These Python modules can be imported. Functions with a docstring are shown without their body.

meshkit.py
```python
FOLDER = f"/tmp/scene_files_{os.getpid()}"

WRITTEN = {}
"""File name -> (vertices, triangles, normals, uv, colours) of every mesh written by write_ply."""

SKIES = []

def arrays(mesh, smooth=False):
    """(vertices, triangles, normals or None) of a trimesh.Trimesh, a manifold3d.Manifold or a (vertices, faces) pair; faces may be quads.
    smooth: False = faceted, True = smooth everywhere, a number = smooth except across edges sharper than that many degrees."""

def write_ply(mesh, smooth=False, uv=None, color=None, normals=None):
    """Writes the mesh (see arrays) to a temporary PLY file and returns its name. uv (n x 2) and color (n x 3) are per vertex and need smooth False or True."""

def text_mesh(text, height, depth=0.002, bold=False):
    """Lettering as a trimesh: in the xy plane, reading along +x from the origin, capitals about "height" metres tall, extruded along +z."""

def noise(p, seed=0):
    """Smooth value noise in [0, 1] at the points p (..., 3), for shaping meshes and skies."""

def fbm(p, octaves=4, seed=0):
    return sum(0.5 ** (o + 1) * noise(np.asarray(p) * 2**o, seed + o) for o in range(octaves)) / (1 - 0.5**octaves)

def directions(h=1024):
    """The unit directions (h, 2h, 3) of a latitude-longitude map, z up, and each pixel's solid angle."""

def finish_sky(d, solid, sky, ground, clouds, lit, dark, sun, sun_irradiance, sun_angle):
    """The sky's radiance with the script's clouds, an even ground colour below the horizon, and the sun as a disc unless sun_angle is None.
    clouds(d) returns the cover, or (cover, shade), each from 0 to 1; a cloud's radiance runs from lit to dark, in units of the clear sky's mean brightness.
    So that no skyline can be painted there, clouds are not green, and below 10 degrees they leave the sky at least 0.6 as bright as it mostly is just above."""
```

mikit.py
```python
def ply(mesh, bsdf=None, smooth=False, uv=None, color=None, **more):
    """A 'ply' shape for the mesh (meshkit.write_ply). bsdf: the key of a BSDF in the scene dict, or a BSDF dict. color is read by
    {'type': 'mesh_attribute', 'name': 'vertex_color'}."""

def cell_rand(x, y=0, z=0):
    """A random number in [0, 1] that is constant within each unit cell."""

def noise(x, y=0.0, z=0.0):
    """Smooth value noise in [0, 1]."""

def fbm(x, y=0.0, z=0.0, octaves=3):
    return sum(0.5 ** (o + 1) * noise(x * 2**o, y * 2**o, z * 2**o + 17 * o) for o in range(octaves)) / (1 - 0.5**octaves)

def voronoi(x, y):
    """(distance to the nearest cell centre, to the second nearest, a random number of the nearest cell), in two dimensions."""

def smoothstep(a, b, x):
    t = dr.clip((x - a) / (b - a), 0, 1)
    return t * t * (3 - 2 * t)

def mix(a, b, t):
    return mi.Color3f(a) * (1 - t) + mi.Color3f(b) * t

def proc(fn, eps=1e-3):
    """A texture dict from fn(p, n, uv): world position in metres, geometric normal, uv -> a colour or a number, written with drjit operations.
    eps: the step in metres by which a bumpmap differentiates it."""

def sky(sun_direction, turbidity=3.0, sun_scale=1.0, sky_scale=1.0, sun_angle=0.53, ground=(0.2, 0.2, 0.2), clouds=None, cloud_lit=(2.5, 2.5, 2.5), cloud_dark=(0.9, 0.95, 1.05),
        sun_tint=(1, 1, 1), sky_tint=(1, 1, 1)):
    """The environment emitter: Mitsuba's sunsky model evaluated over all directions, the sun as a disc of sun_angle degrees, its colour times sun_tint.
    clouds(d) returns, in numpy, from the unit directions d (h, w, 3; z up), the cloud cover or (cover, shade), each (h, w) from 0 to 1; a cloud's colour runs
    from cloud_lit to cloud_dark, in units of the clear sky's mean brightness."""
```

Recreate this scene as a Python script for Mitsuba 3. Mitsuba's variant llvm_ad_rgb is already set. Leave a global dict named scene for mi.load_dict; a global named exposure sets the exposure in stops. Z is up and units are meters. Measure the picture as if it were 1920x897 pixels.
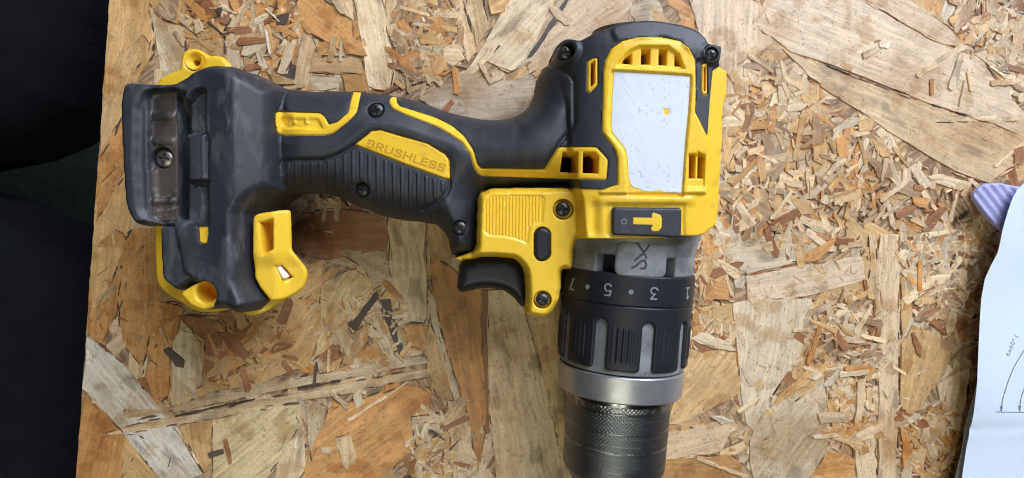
import math, random
import numpy as np, trimesh, shapely, mitsuba as mi, drjit as dr, mikit, meshkit
from shapely import affinity
from shapely.geometry import Polygon, Point, LineString, MultiPolygon, box
from shapely.ops import unary_union
from scipy.spatial import Delaunay
from scipy.ndimage import distance_transform_edt, gaussian_filter, map_coordinates
from PIL import Image, ImageDraw
import manifold3d as m3
from mikit import noise, fbm, smoothstep, cell_rand

random.seed(7); rng = np.random.default_rng(7)
T = mi.ScalarTransform4f
scene, labels = {}, {}
MM = 0.001

# ------------------------------------------------------------------ camera, light, exposure
H, TILT, F = 0.310, math.radians(2.5), 1250.0
EYE = np.array([0, H * math.sin(TILT), H * math.cos(TILT)])
FW = -EYE / H
UP = np.array([0, math.cos(TILT), -math.sin(TILT)])
scene['camera'] = {'type': 'perspective', 'fov': 2 * math.degrees(math.atan(960 / F)), 'fov_axis': 'x', 'near_clip': 0.01, 'far_clip': 20.0,
                   'to_world': T().look_at(origin=EYE.tolist(), target=[0, 0, 0], up=UP.tolist())}
exposure = 0.05


def lamp(key, pos, target, w, h, rgb, label, cat):
    scene[key] = {'type': 'rectangle', 'to_world': T().look_at(origin=pos, target=target, up=[0.1, 1, 0.2]) @ T().scale([w / 2, h / 2, 1]),
                  'bsdf': {'type': 'diffuse', 'reflectance': {'type': 'rgb', 'value': [0.3, 0.3, 0.3]}},
                  'emitter': {'type': 'area', 'radiance': {'type': 'rgb', 'value': rgb}}}
    labels[key] = {'label': label, 'category': cat}


lamp('window', [0.56, 0.74, 0.74], [0.05, 0, 0], 0.95, 0.80, [8.8, 9.5, 10.8], 'large bright window up to the right of the board', 'window')
for lx, lt in ((-0.30, 'left of the two greenish white ceiling tubes'), (0.02, 'right of the two greenish white ceiling tubes')):
    lamp('ceiling_tube' if lx < 0 else 'ceiling_tube_001', [lx, -0.50, 1.10], [lx * 0.3, 0, 0], 0.10, 0.60, [9.6, 9.4, 6.9], lt, 'lamp')

# ------------------------------------------------------------------ pixel tracing -> places on real surfaces


def at(px, py, z):
    """The world point at height z (metres) that was traced at this photo pixel."""
    px, py, z = (np.asarray(v, float) for v in (px, py, z))
    d = FW + ((px - 960) / F)[..., None] * np.array([1, 0, 0]) + ((448.5 - py) / F)[..., None] * UP
    return EYE + d * ((z - EYE[2]) / d[..., 2])[..., None]


def chaikin(p, n=2, closed=True):
    p = np.asarray(p, float)
    for _ in range(n):
        q = np.roll(p, -1, 0) if closed else p[1:]
        a = p if closed else p[:-1]
        r = np.empty((2 * len(a), 2))
        r[0::2], r[1::2] = 0.75 * a + 0.25 * q, 0.25 * a + 0.75 * q
        p = r if closed else np.vstack([p[:1], r, p[-1:]])
    return p


def flat(pts, z, sm=0):
    q = [tuple(v)[2] if len(v) > 2 else z for v in pts]
    p = np.array([tuple(v)[:2] for v in pts], float)
    w = at(p[:, 0], p[:, 1], np.array(q))[:, :2]
    if sm: w = chaikin(np.array(shapely.segmentize(Polygon(w).exterior, 0.0030).coords)[:-1], sm)
    return Polygon(w).buffer(0)


# ------------------------------------------------------------------ scene entry helpers


def numbered(key):
    if key not in scene and not any(k.startswith(key + '__') for k in scene): return key
    n = 1
    while f'{key}_{n:03d}' in scene: n += 1
    return f'{key}_{n:03d}'


def obj(name, mesh, bsdf, parent=None, smooth=30, label=None, cat=None, kind=None, **kw):
    key = numbered(f'{parent}__{name}' if parent else name)
    scene[key] = mikit.ply(mesh, bsdf, smooth=smooth, **kw)
    e = {k: v for k, v in (('label', label), ('category', cat), ('kind', kind)) if v}
    if e: labels[key] = e
    return key


# ------------------------------------------------------------------ materials
def mat(key, d, bump=None):
    if bump: d = {'type': 'bumpmap', 'arbitrary': mikit.proc(bump[0], eps=bump[1]), 'scale': bump[2], 'bsdf': d}
    scene[key] = {'type': 'twosided', 'bsdf': d}


def rgb(*c): return {'type': 'rgb', 'value': list(c)}


C3 = mi.Color3f


def plastic_yellow(p, n, uv):
    x, y, z = p.x, p.y, p.z
    a = fbm(x * 90, y * 90, z * 90, 3)
    scuff = smoothstep(0.70, 0.80, noise(x * 700, y * 260, z * 500)) * smoothstep(0.5, 0.62, fbm(x * 60 + 9, y * 60, z * 60, 2))
    grime = smoothstep(0.62, 0.78, fbm(x * 260 + 4, y * 260, z * 260, 3)) * smoothstep(0.48, 0.6, fbm(x * 45, y * 45, z * 45, 2))
    c = mikit.mix([0.745, 0.462, 0.026], [0.80, 0.508, 0.036], a)
    c = mikit.mix(c, [0.30, 0.19, 0.06], 0.30 * grime)
    return mikit.mix(c, [0.78, 0.60, 0.22], 0.25 * scuff)


def plastic_black(p, n, uv):
    x, y, z = p.x, p.y, p.z
    foot = smoothstep(-0.080, -0.100, x)
    d = smoothstep(0.47, 0.64, fbm(x * 320, y * 110, z * 200, 4)) * smoothstep(0.38, 0.54, fbm(x * 60 + 3, y * 28, z * 40, 2))
    f = smoothstep(0.68, 0.78, noise(x * 1500, y * 350, z * 900))
    s = smoothstep(0.72, 0.8, noise(x * 420 + 60 * y, y * 2400, z * 600)) * smoothstep(0.5, 0.66, fbm(x * 70 + 31, y * 70, z * 70, 2))
    k = dr.clip(d * (0.04 + 0.15 * foot) + f * (0.03 + 0.16 * foot) * d + s * 0.05 * foot, 0, 1)
    c = mikit.mix([0.016, 0.0185, 0.026], [0.023, 0.0265, 0.037], fbm(x * 200, y * 200, z * 200, 2))
    return mikit.mix(c, [0.17, 0.175, 0.19], k)


def dirty_rail(p, n, uv):
    x, y, z = p.x, p.y, p.z
    a = fbm(x * 220, y * 120, z * 200, 4)
    s = smoothstep(0.64, 0.74, noise(x * 1300, y * 1100, z * 900))
    return mikit.mix(mikit.mix([0.020, 0.018, 0.018], [0.062, 0.048, 0.041], smoothstep(0.3, 0.72, a)), [0.20, 0.19, 0.185], 0.40 * s * smoothstep(0.5, 0.65, fbm(x * 160, y * 160, 5, 2)))


def leather(p, n, uv):
    return noise(p.x * 2600, p.y * 2600, p.z * 2600)


def sticker(p, n, uv):
    x, y = p.x, p.y
    a = fbm(x * 120, y * 120, 0, 4)
    line = smoothstep(0.80, 0.86, noise((x + 0.6 * y) * 1500, (y - 0.6 * x) * 130, 3)) * smoothstep(0.5, 0.66, fbm(x * 70, y * 70, 8, 2))
    spot = smoothstep(0.8, 0.88, noise(x * 1100, y * 1100, 4)) * smoothstep(0.45, 0.6, fbm(x * 80 + 5, y * 80, 1, 2))
    c = mikit.mix([0.58, 0.63, 0.71], [0.65, 0.70, 0.78], a)
    return mikit.mix(mikit.mix(c, [0.42, 0.42, 0.50], 0.22 * line), [0.40, 0.38, 0.45], 0.45 * spot)


def paint_grey(p, n, uv):
    a = fbm(p.x * 160, p.y * 160, p.z * 160, 4)
    s = smoothstep(0.74, 0.84, noise(p.x * 900, p.y * 900, p.z * 900))
    return mikit.mix(mikit.mix([0.15, 0.158, 0.172], [0.25, 0.26, 0.28], smoothstep(0.3, 0.7, a)), [0.34, 0.35, 0.37], 0.30 * s)


def metal_rough(p, n, uv):
    return 0.28 + 0.20 * fbm(p.x * 300, p.y * 900, p.z * 300, 3)


mat('yellow_plastic', {'type': 'principled', 'base_color': mikit.proc(plastic_yellow), 'roughness': 0.38, 'specular': 0.5})
mat('black_plastic', {'type': 'principled', 'base_color': mikit.proc(plastic_black), 'roughness': 0.52, 'specular': 0.6}, bump=(leather, 1e-4, 0.00006))
mat('plain_black', {'type': 'principled', 'base_color': rgb(0.012, 0.0135, 0.019), 'roughness': 0.44, 'specular': 0.4})
mat('screw_steel', {'type': 'principled', 'base_color': rgb(0.05, 0.05, 0.055), 'metallic': 0.6, 'roughness': 0.35, 'specular': 0.6})
mat('bright_steel', {'type': 'principled', 'base_color': rgb(0.26, 0.24, 0.23), 'metallic': 0.9, 'roughness': 0.36})
mat('motor_steel', {'type': 'principled', 'base_color': rgb(0.15, 0.115, 0.09), 'metallic': 0.4, 'roughness': 0.5})
mat('rail_plastic', {'type': 'principled', 'base_color': mikit.proc(dirty_rail), 'roughness': 0.45, 'specular': 0.5})
mat('sticker_white', {'type': 'principled', 'base_color': mikit.proc(sticker), 'roughness': 0.42, 'specular': 0.4})
mat('painted_grey', {'type': 'principled', 'base_color': mikit.proc(paint_grey), 'roughness': 0.42, 'specular': 0.4, 'metallic': 0.15})
mat('ring_metal', {'type': 'principled', 'base_color': rgb(0.43, 0.44, 0.46), 'metallic': 0.75, 'roughness': mikit.proc(metal_rough)})
mat('print_grey', {'type': 'principled', 'base_color': rgb(0.20, 0.21, 0.23), 'roughness': 0.5})
mat('print_white', {'type': 'principled', 'base_color': rgb(0.8, 0.8, 0.82), 'roughness': 0.4})
mat('ochre_mark', {'type': 'principled', 'base_color': rgb(0.52, 0.28, 0.012), 'roughness': 0.5})
mat('ink_black', {'type': 'principled', 'base_color': rgb(0.035, 0.035, 0.05), 'roughness': 0.5})

# ------------------------------------------------------------------ 2-D patch meshing


def mesh2d(poly, rings, step, edge):
    """Points, edge distance and triangles of a polygon: its outline, inset rings and a grid inside."""
    pts, dist = [], []
    for d in rings:
        q = poly if d == 0 else poly.buffer(-d)
        for g in getattr(q, 'geoms', [q]):
            if g.is_empty or g.geom_type != 'Polygon': continue
            for ring in [g.exterior, *g.interiors]:
                c = np.array(shapely.segmentize(ring, edge).coords)[:-1]
                pts.append(c); dist.append(np.full(len(c), d))
    inner = poly.buffer(-(rings[-1] + 0.45 * step))
    if not inner.is_empty:
        x0, y0, x1, y1 = inner.bounds
        gx, gy = np.meshgrid(np.arange(x0, x1, step), np.arange(y0, y1, step * 0.87))
        gx = gx + (np.arange(gx.shape[0]) % 2)[:, None] * step / 2
        shapely.prepare(inner)
        ok = shapely.contains_xy(inner, gx.ravel(), gy.ravel())
        pts.append(np.column_stack([gx.ravel()[ok], gy.ravel()[ok]])); dist.append(np.full(ok.sum(), 1.0))
    p, dist = np.vstack(pts), np.concatenate(dist)
    _, keep = np.unique(np.round(p, 7), axis=0, return_index=True)
    keep.sort(); p, dist = p[keep], dist[keep]
    tri = Delaunay(p - p.mean(0)).simplices
    c = p[tri].mean(1)
    grown = poly.buffer(1e-7); shapely.prepare(grown)
    tri = tri[shapely.contains_xy(grown, c[:, 0], c[:, 1])]
    a, b, c = p[tri[:, 0]], p[tri[:, 1]], p[tri[:, 2]]
    area = (b[:, 0] - a[:, 0]) * (c[:, 1] - a[:, 1]) - (b[:, 1] - a[:, 1]) * (c[:, 0] - a[:, 0])
    tri[area < 0] = tri[area < 0][:, ::-1]
    tri = tri[np.abs(area) > 1e-13]
    return p, dist, tri


def rim(tri):
    e = np.vstack([tri[:, [0, 1]], tri[:, [1, 2]], tri[:, [2, 0]]])
    s = np.sort(e, 1)
    _, inv, cnt = np.unique(s, axis=0, return_inverse=True, return_counts=True)
    return e[cnt[inv.ravel()] == 1]


def solid(p, top, bottom, tri, draft=None):
    """Top sheet with walls down to the bottom heights along its rim (p: 2-D points)."""
    v = np.column_stack([p, top])
    e = rim(tri)
    used = np.unique(e)
    low = np.full(len(p), -1); low[used] = len(p) + np.arange(len(used))
    foot_pts = p[used]
    if draft:
        line = Polygon(draft[0].exterior).buffer(-draft[1])
        line = max(getattr(line, 'geoms', [line]), key=lambda g: g.area).exterior
        q = shapely.points(foot_pts)
        near = shapely.distance(q, draft[0].exterior) < 1e-5
        moved = shapely.get_coordinates(shapely.line_interpolate_point(line, shapely.line_locate_point(line, q)))
        foot_pts = np.where(near[:, None], moved, foot_pts)
    v = np.vstack([v, np.column_stack([foot_pts, bottom[used]])])
    f = np.vstack([tri, np.column_stack([e[:, 0], low[e[:, 0]], low[e[:, 1]]]), np.column_stack([e[:, 0], low[e[:, 1]], e[:, 1]])])
    return v, f


def roll(d, r):
    t = np.clip(d / r, 0, 1)
    return r * (1 - np.sqrt(np.clip(1 - (1 - t) ** 2, 0, 1)))


# ------------------------------------------------------------------ the drill's side surface as a height field above its middle plane
ZC = 0.0365                     # the middle plane of the drill above the board
GX0, GY0, GX1, GY1, GS = -0.175, -0.075, 0.105, 0.105, 0.00025
NX, NY = int((GX1 - GX0) / GS) + 1, int((GY1 - GY0) / GS) + 1
XX, YY = np.meshgrid(GX0 + GS * np.arange(NX), GY0 + GS * np.arange(NY))


def raster(poly):
    im = Image.new('L', (NX, NY), 0); d = ImageDraw.Draw(im)
    for g in getattr(poly, 'geoms', [poly]):
        if g.is_empty: continue
        d.polygon([((x - GX0) / GS, (y - GY0) / GS) for x, y in g.exterior.coords], fill=255)
        for h in g.interiors: d.polygon([((x - GX0) / GS, (y - GY0) / GS) for x, y in h.coords], fill=0)
    return np.asarray(im) > 127


def sdf(poly, blur=1.2):
    m = raster(poly)
    return gaussian_filter((distance_transform_edt(m) - distance_transform_edt(~m)) * GS, blur)


def inflate(s, h, r, p=2.0):
    t = np.clip(s / r, 0, 1)
    return h * (1 - (1 - t) ** p) ** (1 / p)


def smax(a, b, k):
    t = np.clip(0.5 + 0.5 * (a - b) / k, 0, 1)
    return b * (1 - t) + a * t + k * t * (1 - t)


def sst(a, b, x):
    t = np.clip((x - a) / (b - a), 0, 1)
    return t * t * (3 - 2 * t)


HGT = np.zeros((NY, NX))


def surf(x, y):
    return ZC + map_coordinates(HGT, [(np.asarray(y) - GY0) / GS, (np.asarray(x) - GX0) / GS], order=1, mode='nearest')


def lift(pts, sm=0, off=0.0):
    """Traced pixels -> (n, 3) points lying on the drill's side surface."""
    p = np.asarray(pts, float)
    if sm: p = chaikin(p, sm)
    z = np.full(len(p), ZC + 0.018)
    for _ in range(14):
        w = at(p[:, 0], p[:, 1], z)
        z = 0.5 * z + 0.5 * (surf(w[:, 0], w[:, 1]) + off)
    w = at(p[:, 0], p[:, 1], z)
    return w


def dense(pts, step=7.0):
    return np.array(shapely.segmentize(Polygon(pts).exterior, step).coords)[:-1]


def on(pts, sm=0, off=0.0):
    pts = dense(chaikin(dense(pts, 11.0), sm) if sm else pts); sm = 0
    return Polygon(lift(pts, sm, off)[:, :2]).buffer(0)


# the drill's long axis: through the head, the rings and the chuck
AX0, AX1 = at(1197, 250, ZC), at(1155, 800, ZC)
AV = (AX1 - AX0) / np.linalg.norm(AX1 - AX0)           # towards the chuck
SV = np.array([-AV[1], AV[0], 0.0])                     # to the right in the picture


def tpos(py):
    """Position along the axis (metres) of the silhouette traced at this row."""
    q = at(1197 - 42 / 550 * (py - 250), py, ZC)
    return float((q - AX0) @ AV)


FOOT = [(352, 166), (380, 150), (396, 138), (412, 131.5), (430, 129), (461, 132), (487, 142), (514, 157), (531, 167), (545, 169), (545, 361), (538, 361), (512, 378), (496, 396),
        (484, 404, .048), (481, 420, .050), (482, 517, .050), (491, 534, .050), (512, 560, .050), (486, 583, .052), (464, 587, .05), (447, 578, .05), (399, 578), (413, 557), (414, 545), (392, 527), (372, 520), (352, 425)]
RAIL = [(238, 160), (245, 151), (262, 152), (287, 154), (327, 154), (345, 150), (367, 144), (384, 142), (402, 146), (402, 428), (344, 428), (260, 425), (247, 404),
        (240, 380), (238, 354), (233, 260), (231, 194), (234, 176)]
PLATE = [(303, 420), (305, 470), (308, 522), (318, 533), (340, 550), (367, 531), (377, 526), (392, 526), (407, 534), (415, 545), (414, 555), (399, 578),
         (431, 578), (431, 420)]
HANDLE = [(520, 163), (554, 168.5), (600, 172), (674, 172.5), (700, 173), (730, 178), (761, 184), (794, 193), (834, 209), (868, 217), (900, 223), (927, 225),
          (962, 221), (981, 211), (997, 195), (1003, 174), (1100, 174), (1100, 352), (920, 352), (900, 362), (895, 375), (892, 460), (887, 470), (847, 480), (842, 450), (833, 434),
          (818, 421), (784, 415), (754, 413), (721, 406), (687, 394), (650, 377), (630, 368), (610, 363), (584, 361), (543, 361), (520, 372)]
NECK = [(962, 221), (981, 211), (997, 195), (1003, 174), (1007, 150), (1018, 126), (1034, 113), (1110, 90), (1110, 340), (960, 340), (930, 290)]
HEAD = [(1034, 115), (1035, 98), (1041, 84), (1053, 76), (1066, 75), (1082, 79), (1092, 73), (1115, 62), (1145, 52), (1160, 47), (1200, 44), (1240, 47), (1268, 53), (1291, 62),
        (1312, 76), (1320, 89), (1327, 88), (1334, 88), (1340, 90), (1345, 95), (1347, 102), (1346, 110), (1343, 117), (1341, 126), (1344, 131), (1355, 132), (1358, 145), (1357, 188), (1350, 212), (1347, 300), (1343, 372),
        (1340, 414), (1318, 428), (1300, 440), (1200, 446), (1082, 446), (1076, 380), (1060, 300), (1056, 200), (1040, 130)]
GUARD = [(850, 484), (853, 490), (887, 487), (910, 483), (944, 484), (964, 487), (977, 497), (983, 514), (985, 554), (982, 584), (987, 590), (1007, 595), (1022, 595), (1030, 592), (1039, 582),
         (1050, 561), (1054, 537), (1054, 507), (1074, 505), (1077, 480), (1079, 460), (1086, 444), (1100, 440), (1150, 440), (1150, 345), (920, 352), (900, 360), (895, 372), (892, 460), (887, 472)]

foot, rail, plate, handle, neck, head, guard = (flat(p, ZC + dz, 1) for p, dz in ((FOOT, .008), (RAIL, .021), (PLATE, .021), (HANDLE, .004), (NECK, .008), (HEAD, .018), (GUARD, .012)))
s_axis = (XX - AX0[0]) * SV[0] + (YY - AX0[1]) * SV[1]
t_axis = (XX - AX0[0]) * AV[0] + (YY - AX0[1]) * AV[1]

# foot flare, falling to the handle
xf0, xf1 = at(425, 250, ZC + .03)[0], at(552, 250, ZC + .02)[0]
hf = 0.0290 - 0.0100 * sst(xf0, xf1, XX)
hf = np.minimum(hf, 0.0258 + 0.0032 * sst(at(370, 300, ZC + .025)[0], at(455, 300, ZC + .03)[0], XX))
H1 = inflate(sdf(foot), 1.0, 0.0060, 2.3) * hf
H1 = np.maximum(H1, inflate(sdf(rail), 0.026, 0.0038, 2.4))
H1 = np.maximum(H1, inflate(sdf(plate), 0.0248, 0.003, 2.4))
hh = 0.0188 + 0.0035 * sst(at(850, 300, .05)[0], at(980, 300, .05)[0], XX)
H2 = inflate(sdf(handle, 2.0), 1.0, 0.0165, 2.0) * hh
H3 = inflate(sdf(neck, 2.0), 0.0235, 0.014, 2.0)
R_HEAD = 0.0325
ha = R_HEAD * (1 - np.clip(np.abs(s_axis) / 0.0375, 0, 1) ** 3.1) ** (1 / 3.1)
ha *= 0.90 + 0.10 * sst(tpos(60), tpos(130), t_axis)
head_ext = flat(HEAD[:-9] + [(1340, 414), (1330, 500), (1082, 500)] + HEAD[-4:], ZC + .018, 1)
H4 = np.minimum(ha, inflate(sdf(head_ext), 0.034, 0.0065, 2.3)) * (sdf(head, 0.6) > 0)
H5 = inflate(sdf(guard), 0.0205, 0.0035, 2.2)
body = smax(smax(H1, H2, 0.004), smax(H3, H2, 0.004), 0.003)
inside = (H1 > 0) | (H2 > 0) | (H3 > 0) | (H4 > 0) | (H5 > 0)
body = np.maximum(body - 0.002 * 0, 0)
HGT = np.maximum(np.maximum(body, H5), H4)
near_head = smax(np.maximum(body, H5), H4, 0.003)
HGT = np.where(sdf(head.union(neck)) > -0.006, near_head, HGT) * (inside > 0)
HGT = np.where(inside, HGT, 0)
HGT = np.where(sdf(unary_union([foot, rail, plate, handle, neck, head, guard]).buffer(0)) > 0, gaussian_filter(HGT, 0.8), 0) * inside


def relief(pts, dz, blur=0.0004, sm=0, grow=0.0):
    """Raise or sink the surface inside a traced outline."""
    global HGT
    g = (on(pts, sm) if isinstance(pts, (list, np.ndarray)) else pts)
    if grow: g = g.buffer(grow)
    HGT = np.where(HGT > 0, np.maximum(HGT + dz * gaussian_filter(raster(g).astype(float), blur / GS), 0.0005), 0)


# foot rails: outer lip, dirty channel, ridge, slot and latch block
relief([(268, 176), (282, 168), (335, 166), (340, 175), (341, 418), (300, 420), (274, 412), (262, 390), (256, 300), (258, 200)], -0.0022, 0.0008, 1)
CHANNEL = [(280, 176), (288, 170), (330, 168), (338, 175), (340, 290), (342, 412), (300, 420), (284, 408), (281, 300)]
relief(CHANNEL, -0.0028, 0.0004, 1)
for q in ([(287, 214), (332, 212), (333, 224), (288, 226)], [(288, 262), (330, 260), (331, 270), (289, 272)], [(290, 372), (330, 371), (331, 381), (291, 382)], [(286, 322), (296, 318), (300, 400), (290, 404)]):
    relief(q, 0.0012, 0.0006)
relief([(339, 178), (346, 172), (347, 412), (341, 412)], -0.0035, 0.0004)
relief([(348, 230), (352, 190), (366, 170), (385, 168), (384, 250), (349, 252)], -0.0045, 0.0005, 1)
relief([(350, 255), (358, 250), (390, 250), (390, 420), (350, 420)], -0.0030, 0.0006)
relief([(360, 252), (392, 250), (393, 340), (362, 341)], 0.0030, 0.0005)
relief([(362, 340), (394, 339), (394, 347), (364, 348)], -0.0018, 0.0003)
# grooves in the overmould
relief(LineString(lift([(1023, 119), (1036, 123), (1046, 128), (1070, 140), (1077, 152), (1078, 232), (1070, 245), (1054, 264), (1042, 280), (1020, 318)])[:, :2]).buffer(0.0006), -0.0012, 0.0003)
relief([(1144, 53), (1155, 78), (1240, 70), (1276, 78), (1304, 114), (1320, 110), (1312, 76), (1291, 62), (1260, 51), (1200, 44)], 0.0010, 0.0004)
GRIP = [(524, 312), (530, 302), (545, 300), (607, 301), (634, 292), (660, 278), (667, 274), (836, 338), (844, 344), (840, 362), (820, 378), (794, 392), (760, 404), (720, 398), (690, 388), (650, 371), (610, 357), (560, 354), (535, 354), (526, 340)]
relief([(530, 298), (600, 296), (634, 286), (668, 262), (700, 240), (750, 250), (840, 285), (852, 310), (848, 350), (836, 372), (800, 396), (760, 407), (700, 394), (650, 372), (600, 357), (532, 356)], -0.0011, 0.0009, 1)
relief(LineString(lift([(522, 340), (524, 312), (530, 302), (545, 300), (607, 301), (634, 292), (660, 278), (668, 272)])[:, :2]).buffer(0.0004), -0.0009, 0.0002)
relief(LineString(lift([(843, 338), (844, 350), (838, 364), (820, 379), (794, 393)])[:, :2]).buffer(0.0004), -0.0009, 0.0002)
relief(LineString(lift([(534, 210), (534, 190), (538, 175), (541, 169)])[:, :2]).buffer(0.0005), -0.0008, 0.0003)
relief(LineString(lift([(500, 250), (517, 262), (545, 272), (640, 275), (660, 262), (690, 232), (740, 232), (850, 268), (872, 300), (878, 400)])[:, :2]).buffer(0.0012), 0.0006, 0.0012)
# screw bosses at the head
for cx, cy, rr in ((1059, 99, 24), (1335, 102, 17)):
    c = lift([(cx, cy)])[0]
    relief(Point(c[0], c[1]).buffer(rr * 0.000205), 0.0022, 0.0006)
# head: step of the gear case, raised frame round the label, ridge, shelf of the mode switch
FRAME = [(1129, 247), (1131, 190), (1132, 137), (1135, 114), (1147, 92), (1167, 78), (1197, 71), (1241, 71), (1274, 78), (1291, 90), (1303, 114), (1304, 170), (1303, 211), (1326, 257),
         (1322, 362), (1125, 362), (1127, 358), (1158, 347), (1159, 298), (1155, 282)]
relief(FRAME, 0.0015, 0.00022)
LABEL = [(1151, 135), (1222, 139), (1294, 144), (1290, 210), (1284, 270), (1280, 330), (1277, 363), (1265, 361), (1249, 362), (1236, 357), (1224, 360), (1207, 359), (1198, 354), (1189, 353), (1184, 348), (1180, 342),
         (1178, 330), (1176, 294), (1171, 277), (1147, 247), (1146, 231), (1148, 180)]
relief(LABEL[:6] + [(1277, 365), (1182, 362)] + LABEL[17:], -0.0013, 0.0002, 0, 0.0006)
relief([(1160, 118), (1178, 98), (1198, 87), (1254, 87), (1272, 100), (1284, 128), (1160, 124)], -0.0014, 0.0002)
relief([(1120, 368), (1302, 368), (1302, 381), (1120, 381)], 0.0012, 0.0010)
relief([(1138, 383), (1284, 383), (1284, 448), (1138, 448)], -0.0008, 0.0004)
relief([(1108, 384), (1122, 384), (1122, 440), (1108, 440)], -0.0010, 0.0008)
relief([(1292, 290), (1322, 290), (1322, 352), (1292, 352)], -0.0012, 0.0003)
# trigger housing: dish of the ribbed panel
HATCH = [(919, 366), (1016, 367), (1021, 374), (1017, 416), (1002, 419), (994, 428), (989, 456), (967, 448), (944, 443), (917, 441), (909, 434), (911, 380)]
relief(HATCH, -0.0006, 0.0003)
# S badge recess
BADGE_PIT = [(529, 222), (597, 224), (606, 241), (533, 239)]
relief(BADGE_PIT, -0.0010, 0.0002)
for x0 in (551, 574):
    relief([(x0, 221), (x0 + 4, 221), (x0 + 5, 232), (x0 + 1, 232)], 0.0010, 0.0002)

# ------------------------------------------------------------------ the drill
DRILL = 'cordless_drill'
labels[DRILL] = {'label': 'scuffed yellow and black cordless drill without its battery, lying on its side on the chipboard', 'category': 'power drill'}


def skin(name, poly, bsdf, off=0.0, r=0.0008, step=0.0008, skirt=0.004, parent=DRILL, label=None, floor=None, smooth=38, kind=None, under=None):
    poly = poly.simplify(0.00004)
    key = None
    for g in getattr(poly, 'geoms', [poly]):
        if g.geom_type != 'Polygon' or g.area < 2e-6 * 0.3: continue
        p, d, tri = mesh2d(g, [0, 0.12 * r, 0.35 * r, 0.65 * r, r], step, min(step, 0.0006))
        top = surf(p[:, 0], p[:, 1]) + off - roll(d, r)
        if under is not None: top = top - 0.0012 * shapely.contains_xy(under, p[:, 0], p[:, 1])
        low = top - skirt if floor is None else np.minimum(top - 0.0003, floor)
        key = obj(name, solid(p, top, low, tri), bsdf, parent, smooth, label, kind=kind)
    return key


def circle(px, py, rpx, off=0.0):
    c = lift([(px, py)], 0, off)[0]
    k = (EYE[2] - c[2]) / F
    return Point(c[0], c[1]).buffer(rpx * k, 24), c, rpx * k


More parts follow.
